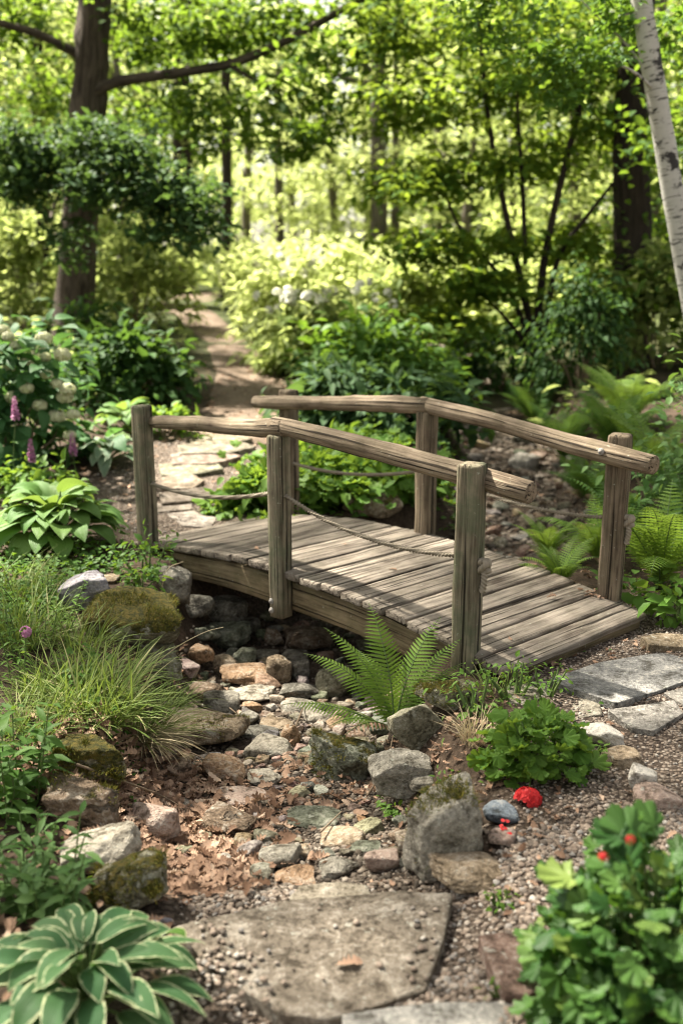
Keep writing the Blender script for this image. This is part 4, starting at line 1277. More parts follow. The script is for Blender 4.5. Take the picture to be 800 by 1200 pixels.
herb('flowering_herb', 'pink flower spike cut by the left edge in front of the lime hosta', 'plant', G(-8, 745), 4, .30, .06, L_LANCE, 'midleaf', 206, .03, 6, 'spike', 'pink', nfl=2, fsize=.02)
for i, (px, py, n, h, sp, ln, lab) in enumerate([(118, 838, 420, .26, .13, (.2, -.15), 'bright green grass clump in the middle of the left bank'), (165, 862, 330, .22, .09, (.35, -.1), 'green grass clump spilling over the cracked log shaped boulder'),
        (70, 815, 260, .22, .13, (.1, -.2), 'fine green grass clump left of the middle clump'), (40, 750, 260, .26, .14, (.2, -.1), 'wispy light green grass clump below the lime hosta'), (200, 830, 130, .17, .05, (.3, 0), 'small grass tuft at the creek edge above the log shaped boulder'),
        (100, 760, 160, .2, .09, (.3, -.1), 'loose grass clump in front of the bluish grey boulder')]):
    grass_tuft('grass_clump', lab, G(px, py), n, h, 210 + i, 'grass', sp, ln)
for i, (px, py, n, h, sp, ln, lab) in enumerate([(20, 700, 240, .24, .16, (.1, -.1), 'wispy grass clump right below the leaves of the lime hosta'), (130, 800, 200, .2, .12, (.3, -.2), 'grass clump between the grainy boulder and the middle clump'), (40, 860, 200, .2, .1, (.2, -.1), 'short grass clump above the boulder capped with golden moss')]):
    grass_tuft('grass_clump', lab, G(px, py), n, h, 620 + i, 'grass', sp, ln)
for i, (px, py, n, h, lab) in enumerate([(60, 715, 9, .2, 'feathery pale green weed left of the bluish grey boulder'), (30, 770, 9, .22, 'narrow leaved weed near the pink flower cluster'), (95, 725, 7, .14, 'small weed in front of the bluish grey boulder')]):
    herb('leafy_weed', lab, 'weed', G(px, py), n, h, .045, L_LANCE, 'fresh', 640 + i, .14, 10)
grass_tuft('dry_grass_tuft', 'straw coloured dry grass tuft hanging down toward the creek mouth', G(172, 884) + np.array([0, 0, .05]), 230, .19, 217, 'straw', .045, (.9, -.7))
for i, (pts, lab) in enumerate([([(170, 790, .06), (205, 760, .16), (240, 741, .20), (262, 735, .16)], 'long arching pale grass stalk in front of the grey green boulder'), ([(188, 700, .02), (196, 668, .10), (215, 658, .14)], 'dry grass stalk curling up beside the bridge corner')]):
    P = np.array([G(a, b) for a, b, _ in pts]); y0 = P[0][1]
    Q = []
    for (a, b, dz) in pts: q = at(a, b, y0); Q.append(q)
    mb = MB(); tube(mb, curve(Q, 8), .0022, .0012, 5); tag(mb.build('grass_stalk', M['straw']), lab, 'grass stalk')
# weeds and ground cover among the stones
GC = MB()
def cover(n, x0, x1, y0, y1, size, leaf, dens, seed, hz=.05):
    r = np.random.default_rng(seed)
    x = r.uniform(x0, x1, n); y = r.uniform(y0, y1, n)
    cl = fbm(np.column_stack([x * 2.2, y * 2.2, 0 * x]), 2, seed)
    d, _ = creek_d(x, y)
    if size < .045: d = np.where(near_rock(x, y, .95), -1, d)
    k = r.random(n) < dens(x, y, d, path_d(x, y), cl)
    x, y = x[k], y[k]; n = len(x)
    a = r.uniform(0, 6.28, n)
    P = np.column_stack([x, y, H(x, y) + hz * r.random(n)])
    scatter(GC, leaf, P, np.column_stack([np.cos(a), np.sin(a), r.uniform(-.2, .8, n)]), np.column_stack([r.normal(size=n) * .5, r.normal(size=n) * .5, np.ones(n)]), size * r.uniform(.6, 1.3, n))
# ---- left middle
hosta('lime_hosta', 'big lime green hosta left of the far left bridge post', G(66, 645), 84, .225, .135, 'hostalime', 220, spread=1.6, tall=.95)
hosta('grey_green_hosta', 'grey green pale edged hosta in front of the hydrangea shrub', G(126, 545), 46, .20, .085, 'hostablue', 221, spread=1.4, tall=.62)
hosta('lime_hosta', 'lime hosta behind the grey green one at the foot of the dark shrubs', G(150, 505), 34, .22, .10, 'hostalime', 222, spread=1.2, tall=.7)
hy = G(12, 548)
hyd = bush('hydrangea_shrub', 'hydrangea shrub with creamy round flower heads at the left edge', 'shrub', hy, .68, .5, 1.05, 950, strip_leaf([0, .12, .3, .55, .8, 1], [.03, .24, .33, .29, .15, .01], .3, .18, 5), .14, 'hydra', 223, clumps=40, clump_r=.22, stems=16)
hr = np.random.default_rng(224)
for (x, y) in [(30, 45), (60, 75), (160, 52), (35, 155), (110, 125), (165, 118), (225, 110), (170, 182), (205, 215), (245, 235), (97, 230), (48, 262), (145, 292), (235, 262), (265, 325), (12, 22), (205, 332), (252, 400)]:
    q = at(x / 3.077, 380 + y / 3.077, hy[1] - .38 + hr.uniform(-.08, .1)) - hy
    head(hyd, q, 'ball', 'cream', hr, hr.uniform(.038, .058))
for i, (px, py, h, lab) in enumerate([(18, 585, .52, 'purple foxglove spike nearest the left edge'), (42, 590, .42, 'middle purple foxglove leaning over the low pale shrub'), (93, 575, .32, 'short purple foxglove beside the grey green hosta')]):
    herb('foxglove', lab, 'foxglove', G(px, py), 1, h, .07, L_LANCE, 'midleaf', 230 + i, .01, 5, 'spike', 'pink', nfl=1, fsize=.027)
bush('low_shrub', 'low pale leaved shrub between the foxgloves and the lime hosta', 'shrub', G(42, 588), .30, .22, .26, 420, L_OVAL, .055, 'fresh', 234, clumps=16)
for i, (px, py, rx, h, lab, m) in enumerate([(150, 482, .55, .72, 'dark green shrub at the foot of the big oak trunk', 'darkleaf'), (160, 462, .40, .50, 'dark green shrub bordering the trodden path on its left', 'darkleaf'), (95, 455, .6, .85, 'dark shrub behind the hydrangea flower heads', 'darkleaf')]):
    bush('dark_shrub', lab, 'shrub', G(px, py), rx, .45, h, 1500, L_OVAL, .10, m, 240 + i, clumps=26, clump_r=.26)
bush('low_shrub', 'small bright plant where the dark shrubs meet the path', 'shrub', G(196, 512), .24, .2, .22, 300, L_OVAL, .07, 'fresh', 244, clumps=12)
bush('leafy_weed', 'spindly weed at the foot of the far left bridge post', 'plant', G(172, 672), .16, .12, .20, 150, L_OVAL, .036, 'midleaf', 245, 'stem', clumps=14)
bush('leafy_weed', 'weed with small pale leaves hanging by the speckled stone', 'plant', G(165, 690), .09, .08, .10, 60, L_OVAL, .035, 'fresh', 246, 'stem', clumps=8)
# ---- behind the bridge
for i, (px, py, rx, h, lab) in enumerate([(318, 600, .34, .26, 'fresh green leafy plant beside the path behind the near handrail'), (372, 592, .46, .30, 'broad leafy plant showing between the two handrails'), (445, 580, .40, .30, 'leafy plant right of the broad one behind the far mid post'), (395, 552, .5, .32, 'leafy plant under the far handrail beside the path')]):
    bush('leafy_plant', lab, 'plant', G(px, py), rx, .32, h, 560, [L_GER2, L_OVAL, L_GER], .085, 'fresh', 250 + i, 'stem', clumps=30, clump_r=.24, group='leafy plants behind the bridge')
for i, (px, py, rx, h, lab, m) in enumerate([(405, 498, .55, .52, 'dark leafy perennial behind the start of the far handrail', 'bluleaf'), (468, 508, .5, .50, 'dark leafy perennial by the creek behind the far mid post', 'bluleaf'), (440, 465, .7, .72, 'dark leafy perennial right of the bright white phlox', 'midleaf')]):
    bush('perennial', lab, 'plant', G(px, py), rx, .45, h, 1100, [L_LANCE, L_OVAL], .14, m, 260 + i, 'stem', clumps=34, clump_r=.22)
for i, (px, py, rx, h, lab, m, fl) in enumerate([(362, 432, .68, .78, 'bright phlox bush with white flowers on the right of the path', 'limeleaf', 26), (410, 434, .75, .85, 'bright yellow green phlox bush between the path and the creek', 'limeleaf', 12), (338, 394, .6, 1.0, 'pale phlox bush with white flowers where the path disappears', 'goldleaf', 22)]):
    p = G(px, py); o = bush('phlox_bush', lab, 'shrub', p, rx, .6, h, 1900, L_LANCE, .15, m, 270 + i, 'stem', clumps=44, clump_r=.2)
    r = np.random.default_rng(280 + i)
    for k in range(fl):
        a = r.uniform(0, 6.28); q = np.array([math.cos(a) * rx * r.random(), math.sin(a) * .4, h * r.uniform(.8, 1.12)])
        head(o, q, 'cluster', 'white', r, .040)
# ---- ferns
az = math.radians
fern('fern', 'bright green fern arching over the creek in front of the bridge', G(462, 868) + np.array([0, .03, .02]), 11, .47, 300, 'fern', 11, 30, .19,
     az0=[(az(178), 30, .92, 42), (az(160), 60, 1.0, 62), (az(135), 70, 1.0, 45), (az(95), 80, 1.05, 40), (az(60), 72, 1.0, 38), (az(40), 62, .95, 42), (az(15), 58, .80, 50), (az(-10), 52, .62, 60), (az(-95), 68, .45, 70), (az(200), 40, .6, 60), (az(110), 66, .8, 60)])
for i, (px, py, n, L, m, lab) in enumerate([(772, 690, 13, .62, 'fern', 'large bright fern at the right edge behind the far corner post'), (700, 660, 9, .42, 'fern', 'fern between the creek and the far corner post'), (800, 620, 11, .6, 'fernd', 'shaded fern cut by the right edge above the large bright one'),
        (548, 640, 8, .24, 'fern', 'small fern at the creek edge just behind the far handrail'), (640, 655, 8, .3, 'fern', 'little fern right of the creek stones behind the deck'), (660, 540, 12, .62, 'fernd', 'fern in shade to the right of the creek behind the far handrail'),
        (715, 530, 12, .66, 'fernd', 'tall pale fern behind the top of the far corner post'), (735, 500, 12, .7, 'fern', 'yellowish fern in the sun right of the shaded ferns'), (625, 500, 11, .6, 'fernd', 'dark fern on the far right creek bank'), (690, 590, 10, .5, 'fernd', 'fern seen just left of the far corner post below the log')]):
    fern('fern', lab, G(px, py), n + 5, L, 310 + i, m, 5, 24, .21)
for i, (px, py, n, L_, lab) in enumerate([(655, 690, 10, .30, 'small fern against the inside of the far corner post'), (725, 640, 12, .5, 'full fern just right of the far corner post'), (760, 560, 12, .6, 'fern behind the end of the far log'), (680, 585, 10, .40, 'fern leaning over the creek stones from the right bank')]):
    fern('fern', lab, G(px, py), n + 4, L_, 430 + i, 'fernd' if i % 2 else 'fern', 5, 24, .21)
bush('leafy_plant', 'low leafy plant on the gravel at the right edge by the bridge end', 'plant', G(792, 728), .17, .14, .17, 120, L_OVAL, .075, 'fresh', 330, 'stem', clumps=16)
# ---- right foreground
def geranium(name, label, p, rx, ry, h, n, size, seed, mat, leaves):
    r = np.random.default_rng(seed)
    o = thing(name, label, 'geranium', p)
    u = unit(np.column_stack([r.normal(size=n), r.normal(size=n), np.abs(r.normal(size=n)) * .9]))
    k = r.uniform(.62, 1.02, n)
    P = u * k[:, None] * np.array([rx, ry, h]); P[:, 2] = np.maximum(P[:, 2], .02) 
    P += r.normal(size=(n, 3)) * .012
    D = unit(P * np.array([1, 1, .25])) + r.normal(size=(n, 3)) * .45; D[:, 2] -= .25
    N = unit(P / np.array([rx, ry, h])) * .8 + np.column_stack([np.zeros(n), np.zeros(n) - .15, np.full(n, .8)]) + r.normal(size=(n, 3)) * .42
    mb = MB(); multi(mb, leaves, P, D, N, size * np.exp(r.normal(size=n) * .25), r)
    mb.build('foliage', M[mat], o)
    st = MB()
    for i in range(0, n, 3):
        b = np.array([P[i, 0] * .2, P[i, 1] * .2, 0]); tube(st, curve([b, (b + P[i]) / 2 + (0, 0, .01), P[i]], 3), .0022, .0016, 5)
    st.build('stalks', M['stem'], o)
    return o
gp = G(768, 1190)
ger = geranium('geranium', 'large dark green geranium mound with tiny red buds in the bottom right corner', gp, .262, .25, .40, 640, .052, 340, 'geran', [L_GER, L_GER2])
r = np.random.default_rng(341)
for (px, py, Y, s) in [(706, 1004, gp[1] - .18, .0065), (738, 984, gp[1] - .17, .006)]:
    head(ger, at(px, py, Y) - gp, 'cluster', 'red', r, s)
g2 = G(625, 898)
gr2 = geranium('geranium', 'bright green geranium below the bridge end with one full red flower', g2, .165, .13, .19, 250, .043, 342, 'fresh', [L_GER, L_GER2])
gq = at(618, 936, g2[1] - .20) - g2
mb = MB(); tube(mb, curve([np.array([.0, -.02, .02]), gq * .6 + (0, 0, .02), gq], 5), .0022, .002, 5); mb.build('flower_stalk', M['stem'], gr2)
mb = MB()
u = unit(r.normal(size=(26, 3)) + (0, -.2, .6))
for c in u:
    a = np.arange(5) * 1.2566 + r.uniform(0, 6); x = unit(np.cross(c, (.3, .2, .9))); y = np.cross(c, x)
    scatter(mb, L_PETAL, np.tile(gq + c * np.array([.036, .036, .026]), (5, 1)), np.cos(a)[:, None] * x + np.sin(a)[:, None] * y + c * .3, np.tile(c, (5, 1)), .017)
mb.build('flower', M['red'], gr2)
mb = MB(); q = G(592, 985); k = 6
a = r.uniform(0, 6.28, k)
scatter(mb, L_PETAL, np.column_stack([q[0] + r.normal(size=k) * .018, q[1] + .01 + r.normal(size=k) * .02, np.full(k, q[2] + .040)]), np.column_stack([np.cos(a), np.sin(a), 0 * a]), np.column_stack([r.normal(size=(k, 2)) * .3, np.ones(k)]), .015)
tag(mb.build('fallen_petals', M['red']), 'fallen red petals resting on the pinkish white stone', 'petals', kind='stuff')
for i, (px, py, rx, h, n, m, lab) in enumerate([(560, 838, .13, .17, 150, 'fresh', 'wispy weed at the foot of the near corner post'), (600, 820, .14, .15, 120, 'fresh', 'wispy weed in front of the end of the deck'), (640, 815, .09, .12, 70, 'fresh', 'thin sprig against the end plank of the deck'),
        (600, 870, .11, .08, 90, 'fresh', 'low weed at the left of the bright green geranium'), (470, 950, .07, .05, 60, 'fresh', 'small green weed at the foot of the rounded grey rock'), (585, 1062, .05, .04, 40, 'fresh', 'tiny green sprig in the gravel below the broad tan boulder'),
        (690, 885, .06, .06, 50, 'fresh', 'sprig between the white angular stone and the bright geranium'), (548, 975, .04, .05, 34, 'midleaf', 'tiny plant growing on the big dark squared boulder'), (530, 925, .07, .05, 50, 'fresh', 'round leaved weed behind the big dark squared boulder'),
        (590, 1165, .04, .03, 26, 'fresh', 'tiny weed beside the grey bottom slab'), (475, 860, .05, .05, 40, 'midleaf', 'sprig behind the stem base of the big fern')]):
    bush('small_weed', lab, 'weed', G(px, py), rx, rx * .8, h, n, [L_OVAL, L_LANCE], .021, m, 350 + i, 'stem', clumps=12, clump_r=.3)
grass_tuft('dry_grass_tuft', 'thin yellowish grass tuft beside the bright green geranium', G(555, 868), 120, .13, 370, 'straw', .05, (.1, 0))
grass_tuft('grass_clump', 'sparse grass tuft in front of the near corner post', G(585, 815), 90, .14, 371, 'grass', .07, (.0, 0))
# shrub with small round leaves at the right edge
bush('round_leaved_shrub', 'shrub with small round pale green leaves at the right edge above the ferns', 'shrub', G(832, 640), .52, .42, 1.32, 1500, L_OVAL, .062, 'phlox', 380, clumps=44, clump_r=.17, stems=22, up=1.3)
# ------------------------------------------------------------------ ground cover and undergrowth (nobody could count these)
cover(34000, -3.0, -.4, 3.0, 6.4, .034, L_OVAL, lambda x, y, d, pd, c: (d > .25) * (pd > .1) * np.clip(.35 + c * 1.2, 0, .9) * (x < -.80 - .2 * (y - 5)), 401, .09)
cover(12000, -2.6, -.3, 1.8, 3.4, .022, L_OVAL, lambda x, y, d, pd, c: (d > .15) * np.clip(.2 + c, 0, .6), 407, .04)
cover(4000, .5, 2.4, 3.2, 5.4, .022, L_OVAL, lambda x, y, d, pd, c: (d > .3) * np.clip(c * .9 - .25, 0, .35), 402, .03)
cover(24000, 1.2, 4.2, 4.6, 10, .055, L_OVAL, lambda x, y, d, pd, c: (d > .12) * np.clip(.35 + c, 0, .8), 403, .10)
cover(8000, -1.3, 1.4, 6.0, 10, .05, L_OVAL, lambda x, y, d, pd, c: (d > .1) * (pd > .05) * np.clip(.4 + c, 0, .8), 404, .10)
cover(7000, -4.5, -1.2, 5.6, 11, .05, L_OVAL, lambda x, y, d, pd, c: (pd > .3) * np.clip(.3 + c, 0, .8), 405, .10)
tag(GC.build('ground_cover', M['midleaf']), 'small green weeds and seedlings covering the soil between stones and paths', 'ground cover', kind='stuff')
GC = MB()
cover(30000, -14, 14, 9.5, 40, .16, L_OVAL, lambda x, y, d, pd, c: (d > .0) * (pd > .15) * np.clip(.45 + c, 0, .9) * (np.abs(x) < 3 + y * .36), 406, .30)
tag(GC.build('undergrowth', M['limeleaf']), 'yellow green undergrowth on the floor of the sunlit wood', 'undergrowth', kind='stuff')

# ------------------------------------------------------------------ trees
def crown_into(mb, boughs, leaf, size, r, flat=.45, per=26, drop=.2):
    for (c, rad, n) in boughs:
        k = max(3, n // per)
        u = unit(r.normal(size=(k, 3))) * (r.random(k) ** .45)[:, None]
        cc = np.asarray(c) + u * np.asarray(rad)
        w = r.integers(0, k, n)
        cs = np.mean(rad) * .30 * r.uniform(.6, 1.3, (k, 1))
        P = cc[w] + r.normal(size=(n, 3)) * cs[w] * np.array([1, 1, flat])
        D = r.normal(size=(n, 3)); D[:, 2] = D[:, 2] * .4 - drop
        N = np.column_stack([r.normal(size=n) * .5, r.normal(size=n) * .5, np.ones(n)])
        S = size * np.exp(r.normal(size=n) * .22)
        if isinstance(leaf, list): multi(mb, leaf, P, D, N, S, r)
        else: scatter(mb, leaf, P, D, N, S)

def tree(name, label, base, trunk, limbs, boughs, leaf, size, lm, bm, seed, group=None, nseg=14, rough=.02, flat=.45, per=26):
    """trunk, limbs: lists of (points, r0, r1) in the tree's own frame"""
    r = np.random.default_rng(seed)
    o = thing(name, label, 'tree', base, group)
    mb = MB()
    for (P, r0, r1) in trunk:
        Q = curve(P, 8); n = len(Q)
        sc = np.linspace(r0, r1, n)
        if r0 > .09: sc = sc * (1 + .35 * np.exp(-np.linspace(0, 1, n) * 14))
        sweep(mb, Q, circ(1, nseg), up=(.25, .97, .05), scale=sc, noise_amp=rough * r0 * 4, seed=seed, cap=False)
    for (P, r0, r1) in limbs:
        Q = curve(P, 7); sweep(mb, Q, circ(1, 8), up=(.13, .21, .97), scale=np.linspace(r0, r1, len(Q)), noise_amp=r0 * .12, seed=seed + 1, cap=False)
    mb.build('trunk', M[bm], o)
    mb = MB(); crown_into(mb, boughs, leaf, size, r, flat, per)
    mb.build('crown', M[lm], o)
    return o
def L(p, base): return np.asarray(p, float) - base

# the big oak on the left
OB = G(88, 402); OY = OB[1]
def ok(px, py, dy=0): return at(px, py, OY + dy) - OB
tr = [([ok(86, 420), ok(89, 330), ok(98, 200), ok(108, 60), ok(114, -60), ok(118, -300)], .245, .17)]
lm = [([ok(104, 110, -.1), ok(140, 96, -.1), ok(190, 88, -.2), ok(265, 76, -.2), ok(330, 50, -.3), ok(400, 12, -.4), ok(470, -30, -.4)], .075, .035),
      ([ok(268, 76, -.2), ok(300, 95, -.3), ok(330, 118, -.4), ok(348, 145, -.5)], .03, .012), ([ok(104, 70), ok(75, 55, -.1), ok(40, 38, -.2), ok(-20, 22, -.3)], .07, .04),
      ([ok(100, 235, -.2), ok(70, 225, -.8), ok(40, 215, -1.4)], .05, .02), ([ok(100, 240, -.2), ok(140, 228, -1.2), ok(200, 225, -1.9), ok(245, 235, -2.2)], .05, .015),
      ([ok(115, -100), L((-2.6, OY - 2, 6.0), OB), L((-2.0, 9.2, 6.6), OB)], .10, .04), ([ok(100, 240, -.2), ok(85, 195, -1.0), ok(50, 175, -2.0)], .035, .01), ([ok(140, 228, -1.2), ok(160, 200, -1.8), ok(165, 175, -2.2)], .028, .008), ([ok(170, 226, -1.6), ok(200, 250, -2.2), ok(228, 275, -2.5)], .024, .007), ([ok(70, 225, -.8), ok(60, 260, -1.5), ok(78, 295, -1.9)], .02, .006), ([ok(115, -200), L((-1.0, OY - 1, 6.8), OB)], .09, .04)]
bo = []
for (px, py, dy, rx, rz, n) in [(50, 180, -2.0, .55, .22, 760), (110, 160, -2.0, .42, .14, 420), (160, 180, -2.2, .40, .16, 420), (25, 215, -2.0, .45, .22, 520), (130, 215, -2.3, .50, .20, 620), (195, 222, -2.4, .40, .22, 560), (232, 262, -2.5, .22, .26, 300), (175, 270, -2.4, .26, .14, 160), (80, 280, -1.9, .25, .26, 200), (15, 158, -2.2, .35, .16, 240), (250, 225, -2.5, .14, .12, 70)]:
    bo.append((ok(px, py, dy), (rx, .55, rz), n))
low = bo
hi = []
for (px, py, dy, rx, rz, n) in [(200, 30, .3, .9, .42, 900), (300, 20, .2, .9, .40, 800), (270, 130, -.2, .8, .42, 620), (350, 120, -.5, .55, .50, 600), (350, 165, -.6, .38, .30, 320), (400, 40, -.3, .7, .5, 600), (170, 130, .8, .7, .3, 380), (20, 20, .3, .9, .6, 800), (40, 100, 1.0, .7, .4, 420), (230, 60, .6, .6, .3, 350), (440, -10, -.4, .6, .35, 360)]:
    hi.append((ok(px, py, dy), (rx, .7, rz), n))
SHADE = [((-2.4, 9.4, 6.6), (1.7, 1.5, .8), 1500), ((-1.4, 9.5, 5.7), (1.4, 1.2, .5), 1900), ((-1.8, 11.3, 6.0), (1.5, 1.3, .6), 1900)]  # unseen boughs added to the oak to cast shade on bridge and creek
hi = [(c_, r_, int(n_ * .95)) for c_, r_, n_ in hi]
hi += [(L(c, OB), rd, n) for c, rd, n in SHADE]
oak = tree('oak_tree', 'big dark trunked oak on the left with a long bare limb reaching right', OB, tr, lm, hi, L_OAKG, .122, 'oakleaf', 'bark', 501, nseg=22, rough=.03)
mb = MB(); crown_into(mb, [(c_, r_, int(n_ * 1.35)) for c_, r_, n_ in low], L_OAKG, .098, np.random.default_rng(502), .7, 8, .35)
mb.build('low_bough', M['bluleaf'], oak)

# an unseen tree added on the left so that its crown shades the bridge
SB = np.array([-5.6, 6.4, h1(-5.6, 6.4)])
tree('shade_tree', 'unseen leafy tree added left of the lime hosta to shade the bridge', SB, [([(0, 0, -.1), (.1, 0, 2), (.3, .1, 5), (.8, .2, 8)], .20, .10)],
     [([(.3, .1, 4.5), (1.2, 0, 5.6), (2.6, -.4, 6.3)], .08, .03), ([(.4, .1, 5.2), (1.2, 1, 6.1), (2.4, 2.2, 6.6)], .08, .03), ([(.3, 0, 4.2), (1, -1.2, 5.4), (2.2, -2.6, 6.0)], .07, .03)],
     [((2.2, .3, 6.4), (1.9, 1.7, .7), 1170), ((1.6, -1.6, 6.1), (1.8, 1.5, .7), 945), ((3.3, -1.2, 6.3), (1.4, 1.5, .6), 675), ((1.2, 1.9, 6.5), (1.6, 1.4, .7), 720), ((3.4, 1.4, 6.6), (1.4, 1.4, .6), 675), ((2.4, 3.0, 6.7), (1.3, 1.2, .6), 450), ((2.2, -3.2, 5.9), (1.4, 1.1, .6), 540)], L_OAKG, .14, 'oakleaf', 'bark', 505, nseg=14)

# the birch at the right edge
BB = np.array([at(852, 560, 7.6)[0], 7.6, h1(at(852, 560, 7.6)[0], 7.6)])
def bk(px, py, dy=0): return at(px, py, 7.6 + dy) - BB
tree('birch_tree', 'slender white barked birch leaning left at the right edge', BB, [([np.array([.02, 0, -.1]), bk(828, 440), bk(806, 330), bk(780, 180), bk(757, 40), bk(738, -90), bk(715, -300)], .086, .060)],
     [([bk(772, 112), bk(752, 92, -.1), bk(730, 78, -.2), bk(690, 66, -.3)], .014, .005), ([bk(775, 125, .1), bk(740, 60, .2), bk(700, 20, .3), bk(660, -20, .3)], .012, .004)],
     [(bk(680, 60, -.3), (.35, .3, .16), 420), (bk(640, 110, -.1), (.30, .3, .14), 260), (bk(600, 40, .2), (.45, .3, .22), 380), (bk(720, 20, .2), (.35, .3, .2), 320), (bk(560, 10, .2), (.35, .3, .2), 200), (bk(790, 40, .3), (.3, .3, .3), 240), (bk(640, -60, 0), (.8, .6, .3), 600)],
     L_OVAL, .062, 'midleaf', 'birch', 510, nseg=18, rough=.008)

# the small tree with several stems by the upper creek
MBs = G(628, 440); MY = MBs[1]
def mk(px, py, dy=0): return at(px, py, MY + dy) - MBs
st_ = [([mk(628, 450), mk(624, 400), mk(610, 330), mk(590, 240), mk(572, 140), mk(560, 20)], .055, .020), ([mk(626, 450), mk(630, 370), mk(640, 290), mk(660, 200), mk(682, 110), mk(700, 10)], .055, .022), ([mk(630, 440), mk(640, 370), mk(655, 300), mk(690, 250), mk(730, 200)], .045, .015), ([mk(622, 400), mk(590, 330), mk(540, 270), mk(512, 200)], .035, .012), ([mk(615, 310), mk(612, 220), mk(606, 120), mk(610, 20)], .03, .012), ([mk(622, 410), mk(580, 360), mk(530, 320)], .028, .010)]
bo = []
for (px, py, dy, rx, rz, n) in [(560, 110, 0, .8, .35, 558), (640, 90, .2, .9, .4, 620), (700, 150, .4, .7, .35, 434), (520, 210, -.2, .7, .22, 434), (600, 190, .3, .8, .25, 434), (500, 290, -.3, .65, .22, 434), (560, 330, -.4, .7, .26, 496), (520, 370, -.5, .5, .22, 310), (470, 120, .4, .6, .3, 310), (680, 290, .3, .6, .22, 310), (600, 20, .2, 1.1, .4, 558), (740, 60, .5, .8, .4, 372), (600, 290, .4, .6, .2, 260), (460, 210, .2, .5, .2, 235), (490, 40, .5, .8, .4, 372)]:
    bo.append((mk(px, py, dy), (rx, .7, rz), n))
bo = [(c_, r_, int(n_ * 1.45)) for c_, r_, n_ in bo]
tree('small_maple', 'small tree with several thin dark stems beside the upper creek', MBs, st_, [], bo, L_OAKG, .118, 'maple', 'barkdark', 520, nseg=10, rough=.02, flat=.3)
# the weeping dark shrub in front of it
wp = G(678, 455)
bush('weeping_shrub', 'dark weeping shrub in front of the thick dark trunk on the right', 'shrub', wp, .50, .45, 1.05, 1900, L_OVAL, .075, 'darkleaf', 530, clumps=34, clump_r=.2, up=1.5, droop=1.1)
bush('weeping_shrub', 'dark green shrub low behind the ferns at the foot of the small tree', 'shrub', G(580, 455), .7, .5, .8, 1300, L_OVAL, .10, 'darkleaf', 531, clumps=30, clump_r=.22)

# trees whose trunks one can see, and the sunlit wood behind
def trunk_tree(name, label, px0, py0, px1, wpx, bm, seed, boughs, lm, Y=None, size=.16, fork=None):
    B = G(px0, py0) if Y is None else np.array([at(px0, py0, Y)[0], Y, h1(at(px0, py0, Y)[0], Y)])
    rad = wpx * mpp(B) / 2
    t0 = np.array([0, 0, -.1])
    e = at(px1, 0, B[1]) - B
    e2 = e * 1.6; e2[2] = e[2] * 1.8
    trunk = [([t0, e * .33 + (.03, 0, 0), e * .66 - (.03, 0, 0), e, e2], rad, rad * .7)]
    limbs = []
    if fork:
        for (qx, qy, rx_, ry_) in fork:
            limbs.append(([at(qx, qy, B[1]) - B, at((qx + rx_) / 2, (qy + ry_) / 2 + 6, B[1] - .2) - B, at(rx_, ry_, B[1] - .4) - B], rad * .4, rad * .2))
    bb = [(at(a, b, B[1] + dy) - B, (s, s, s * .5), n) for (a, b, dy, s, n) in boughs]
    return tree(name, label, B, trunk, limbs, bb, L_OVAL, size, lm, bm, seed)
trunk_tree('shade_tree', 'thick dark trunk behind the birch on the right', 732, 420, 748, 46, 'barkdark', 540, [(760, 100, -.2, 1.2, 900), (700, 40, .5, 1.3, 800), (790, 250, .5, 1.0, 700), (770, 340, -.5, .8, 700), (800, 160, -1, .8, 600)], 'oakleaf', size=.10)
trunk_tree('forked_tree', 'straight grey forked trunk in the middle of the wood', 441, 350, 446, 21, 'barkgrey', 541, [(470, 20, .5, 1.4, 500), (400, -20, .5, 1.4, 500), (500, 150, 1.5, 1.2, 500)], 'limeleaf', fork=[(442, 90, 395, 35), (443, 70, 478, 10), (442, 100, 365, 70)])
trunk_tree('slim_tree', 'soft grey trunk right of the forked one', 517, 352, 515, 15, 'barkgrey', 542, [(520, 230, -.5, 1.3, 700), (560, 250, 0, 1.2, 500), (530, 60, .5, 1.5, 600)], 'maple', Y=25)
trunk_tree('slim_tree', 'dark trunk just right of the big oak beyond the path', 212, 330, 214, 24, 'barkdark', 543, [(200, 60, .5, 1.6, 700), (230, 20, .5, 1.4, 500)], 'oakleaf', Y=24)
trunk_tree('slim_tree', 'thin dark trunk left of the place where the path disappears', 263, 330, 267, 13, 'barkdark', 544, [(280, 130, .3, 1.0, 400), (260, 40, .5, 1.4, 500)], 'limeleaf', Y=22)
trunk_tree('slim_tree', 'thin trunk at the far left behind the big oak', 48, 330, 44, 14, 'barkdark', 545, [(40, 120, .3, 1.2, 600), (20, 40, .5, 1.4, 500)], 'limeleaf', Y=19)

def wood_tree(mat_, seed, n=3700, size=.15, h=7.5, rx=2.0, z0=.5):
    r = np.random.default_rng(seed)
    bo = []
    for k in range(15):
        z = z0 + (h - z0) * (k + .5) / 15
        a = r.uniform(0, 6.28); q = rx * r.uniform(.2, .75) * (1 - .35 * abs(z / h - .4))
        bo.append(((math.cos(a) * q, math.sin(a) * q, z), (rx * .55, rx * .55, rx * .22), n // 15))
    lim = [([np.array([0, 0, b[0][2] * .75]), np.array(b[0]) * (.5, .5, .9), np.array(b[0])], .03, .012) for b in bo[::2]]
    return tree('wood_tree', 'x', (0, -500, 0), [([(0, 0, -.2), (.08, 0, 2), (-.05, .1, 4.5), (0, 0, h)], .15, .05)], lim, bo, [L_QUAD, L_OVAL], size, mat_, 'barkgrey', seed, flat=.35, per=30)
kinds = dict(gold=('goldleaf', 600), lime=('limeleaf', 601), maple=('maple', 602), oak=('oakleaf', 603))
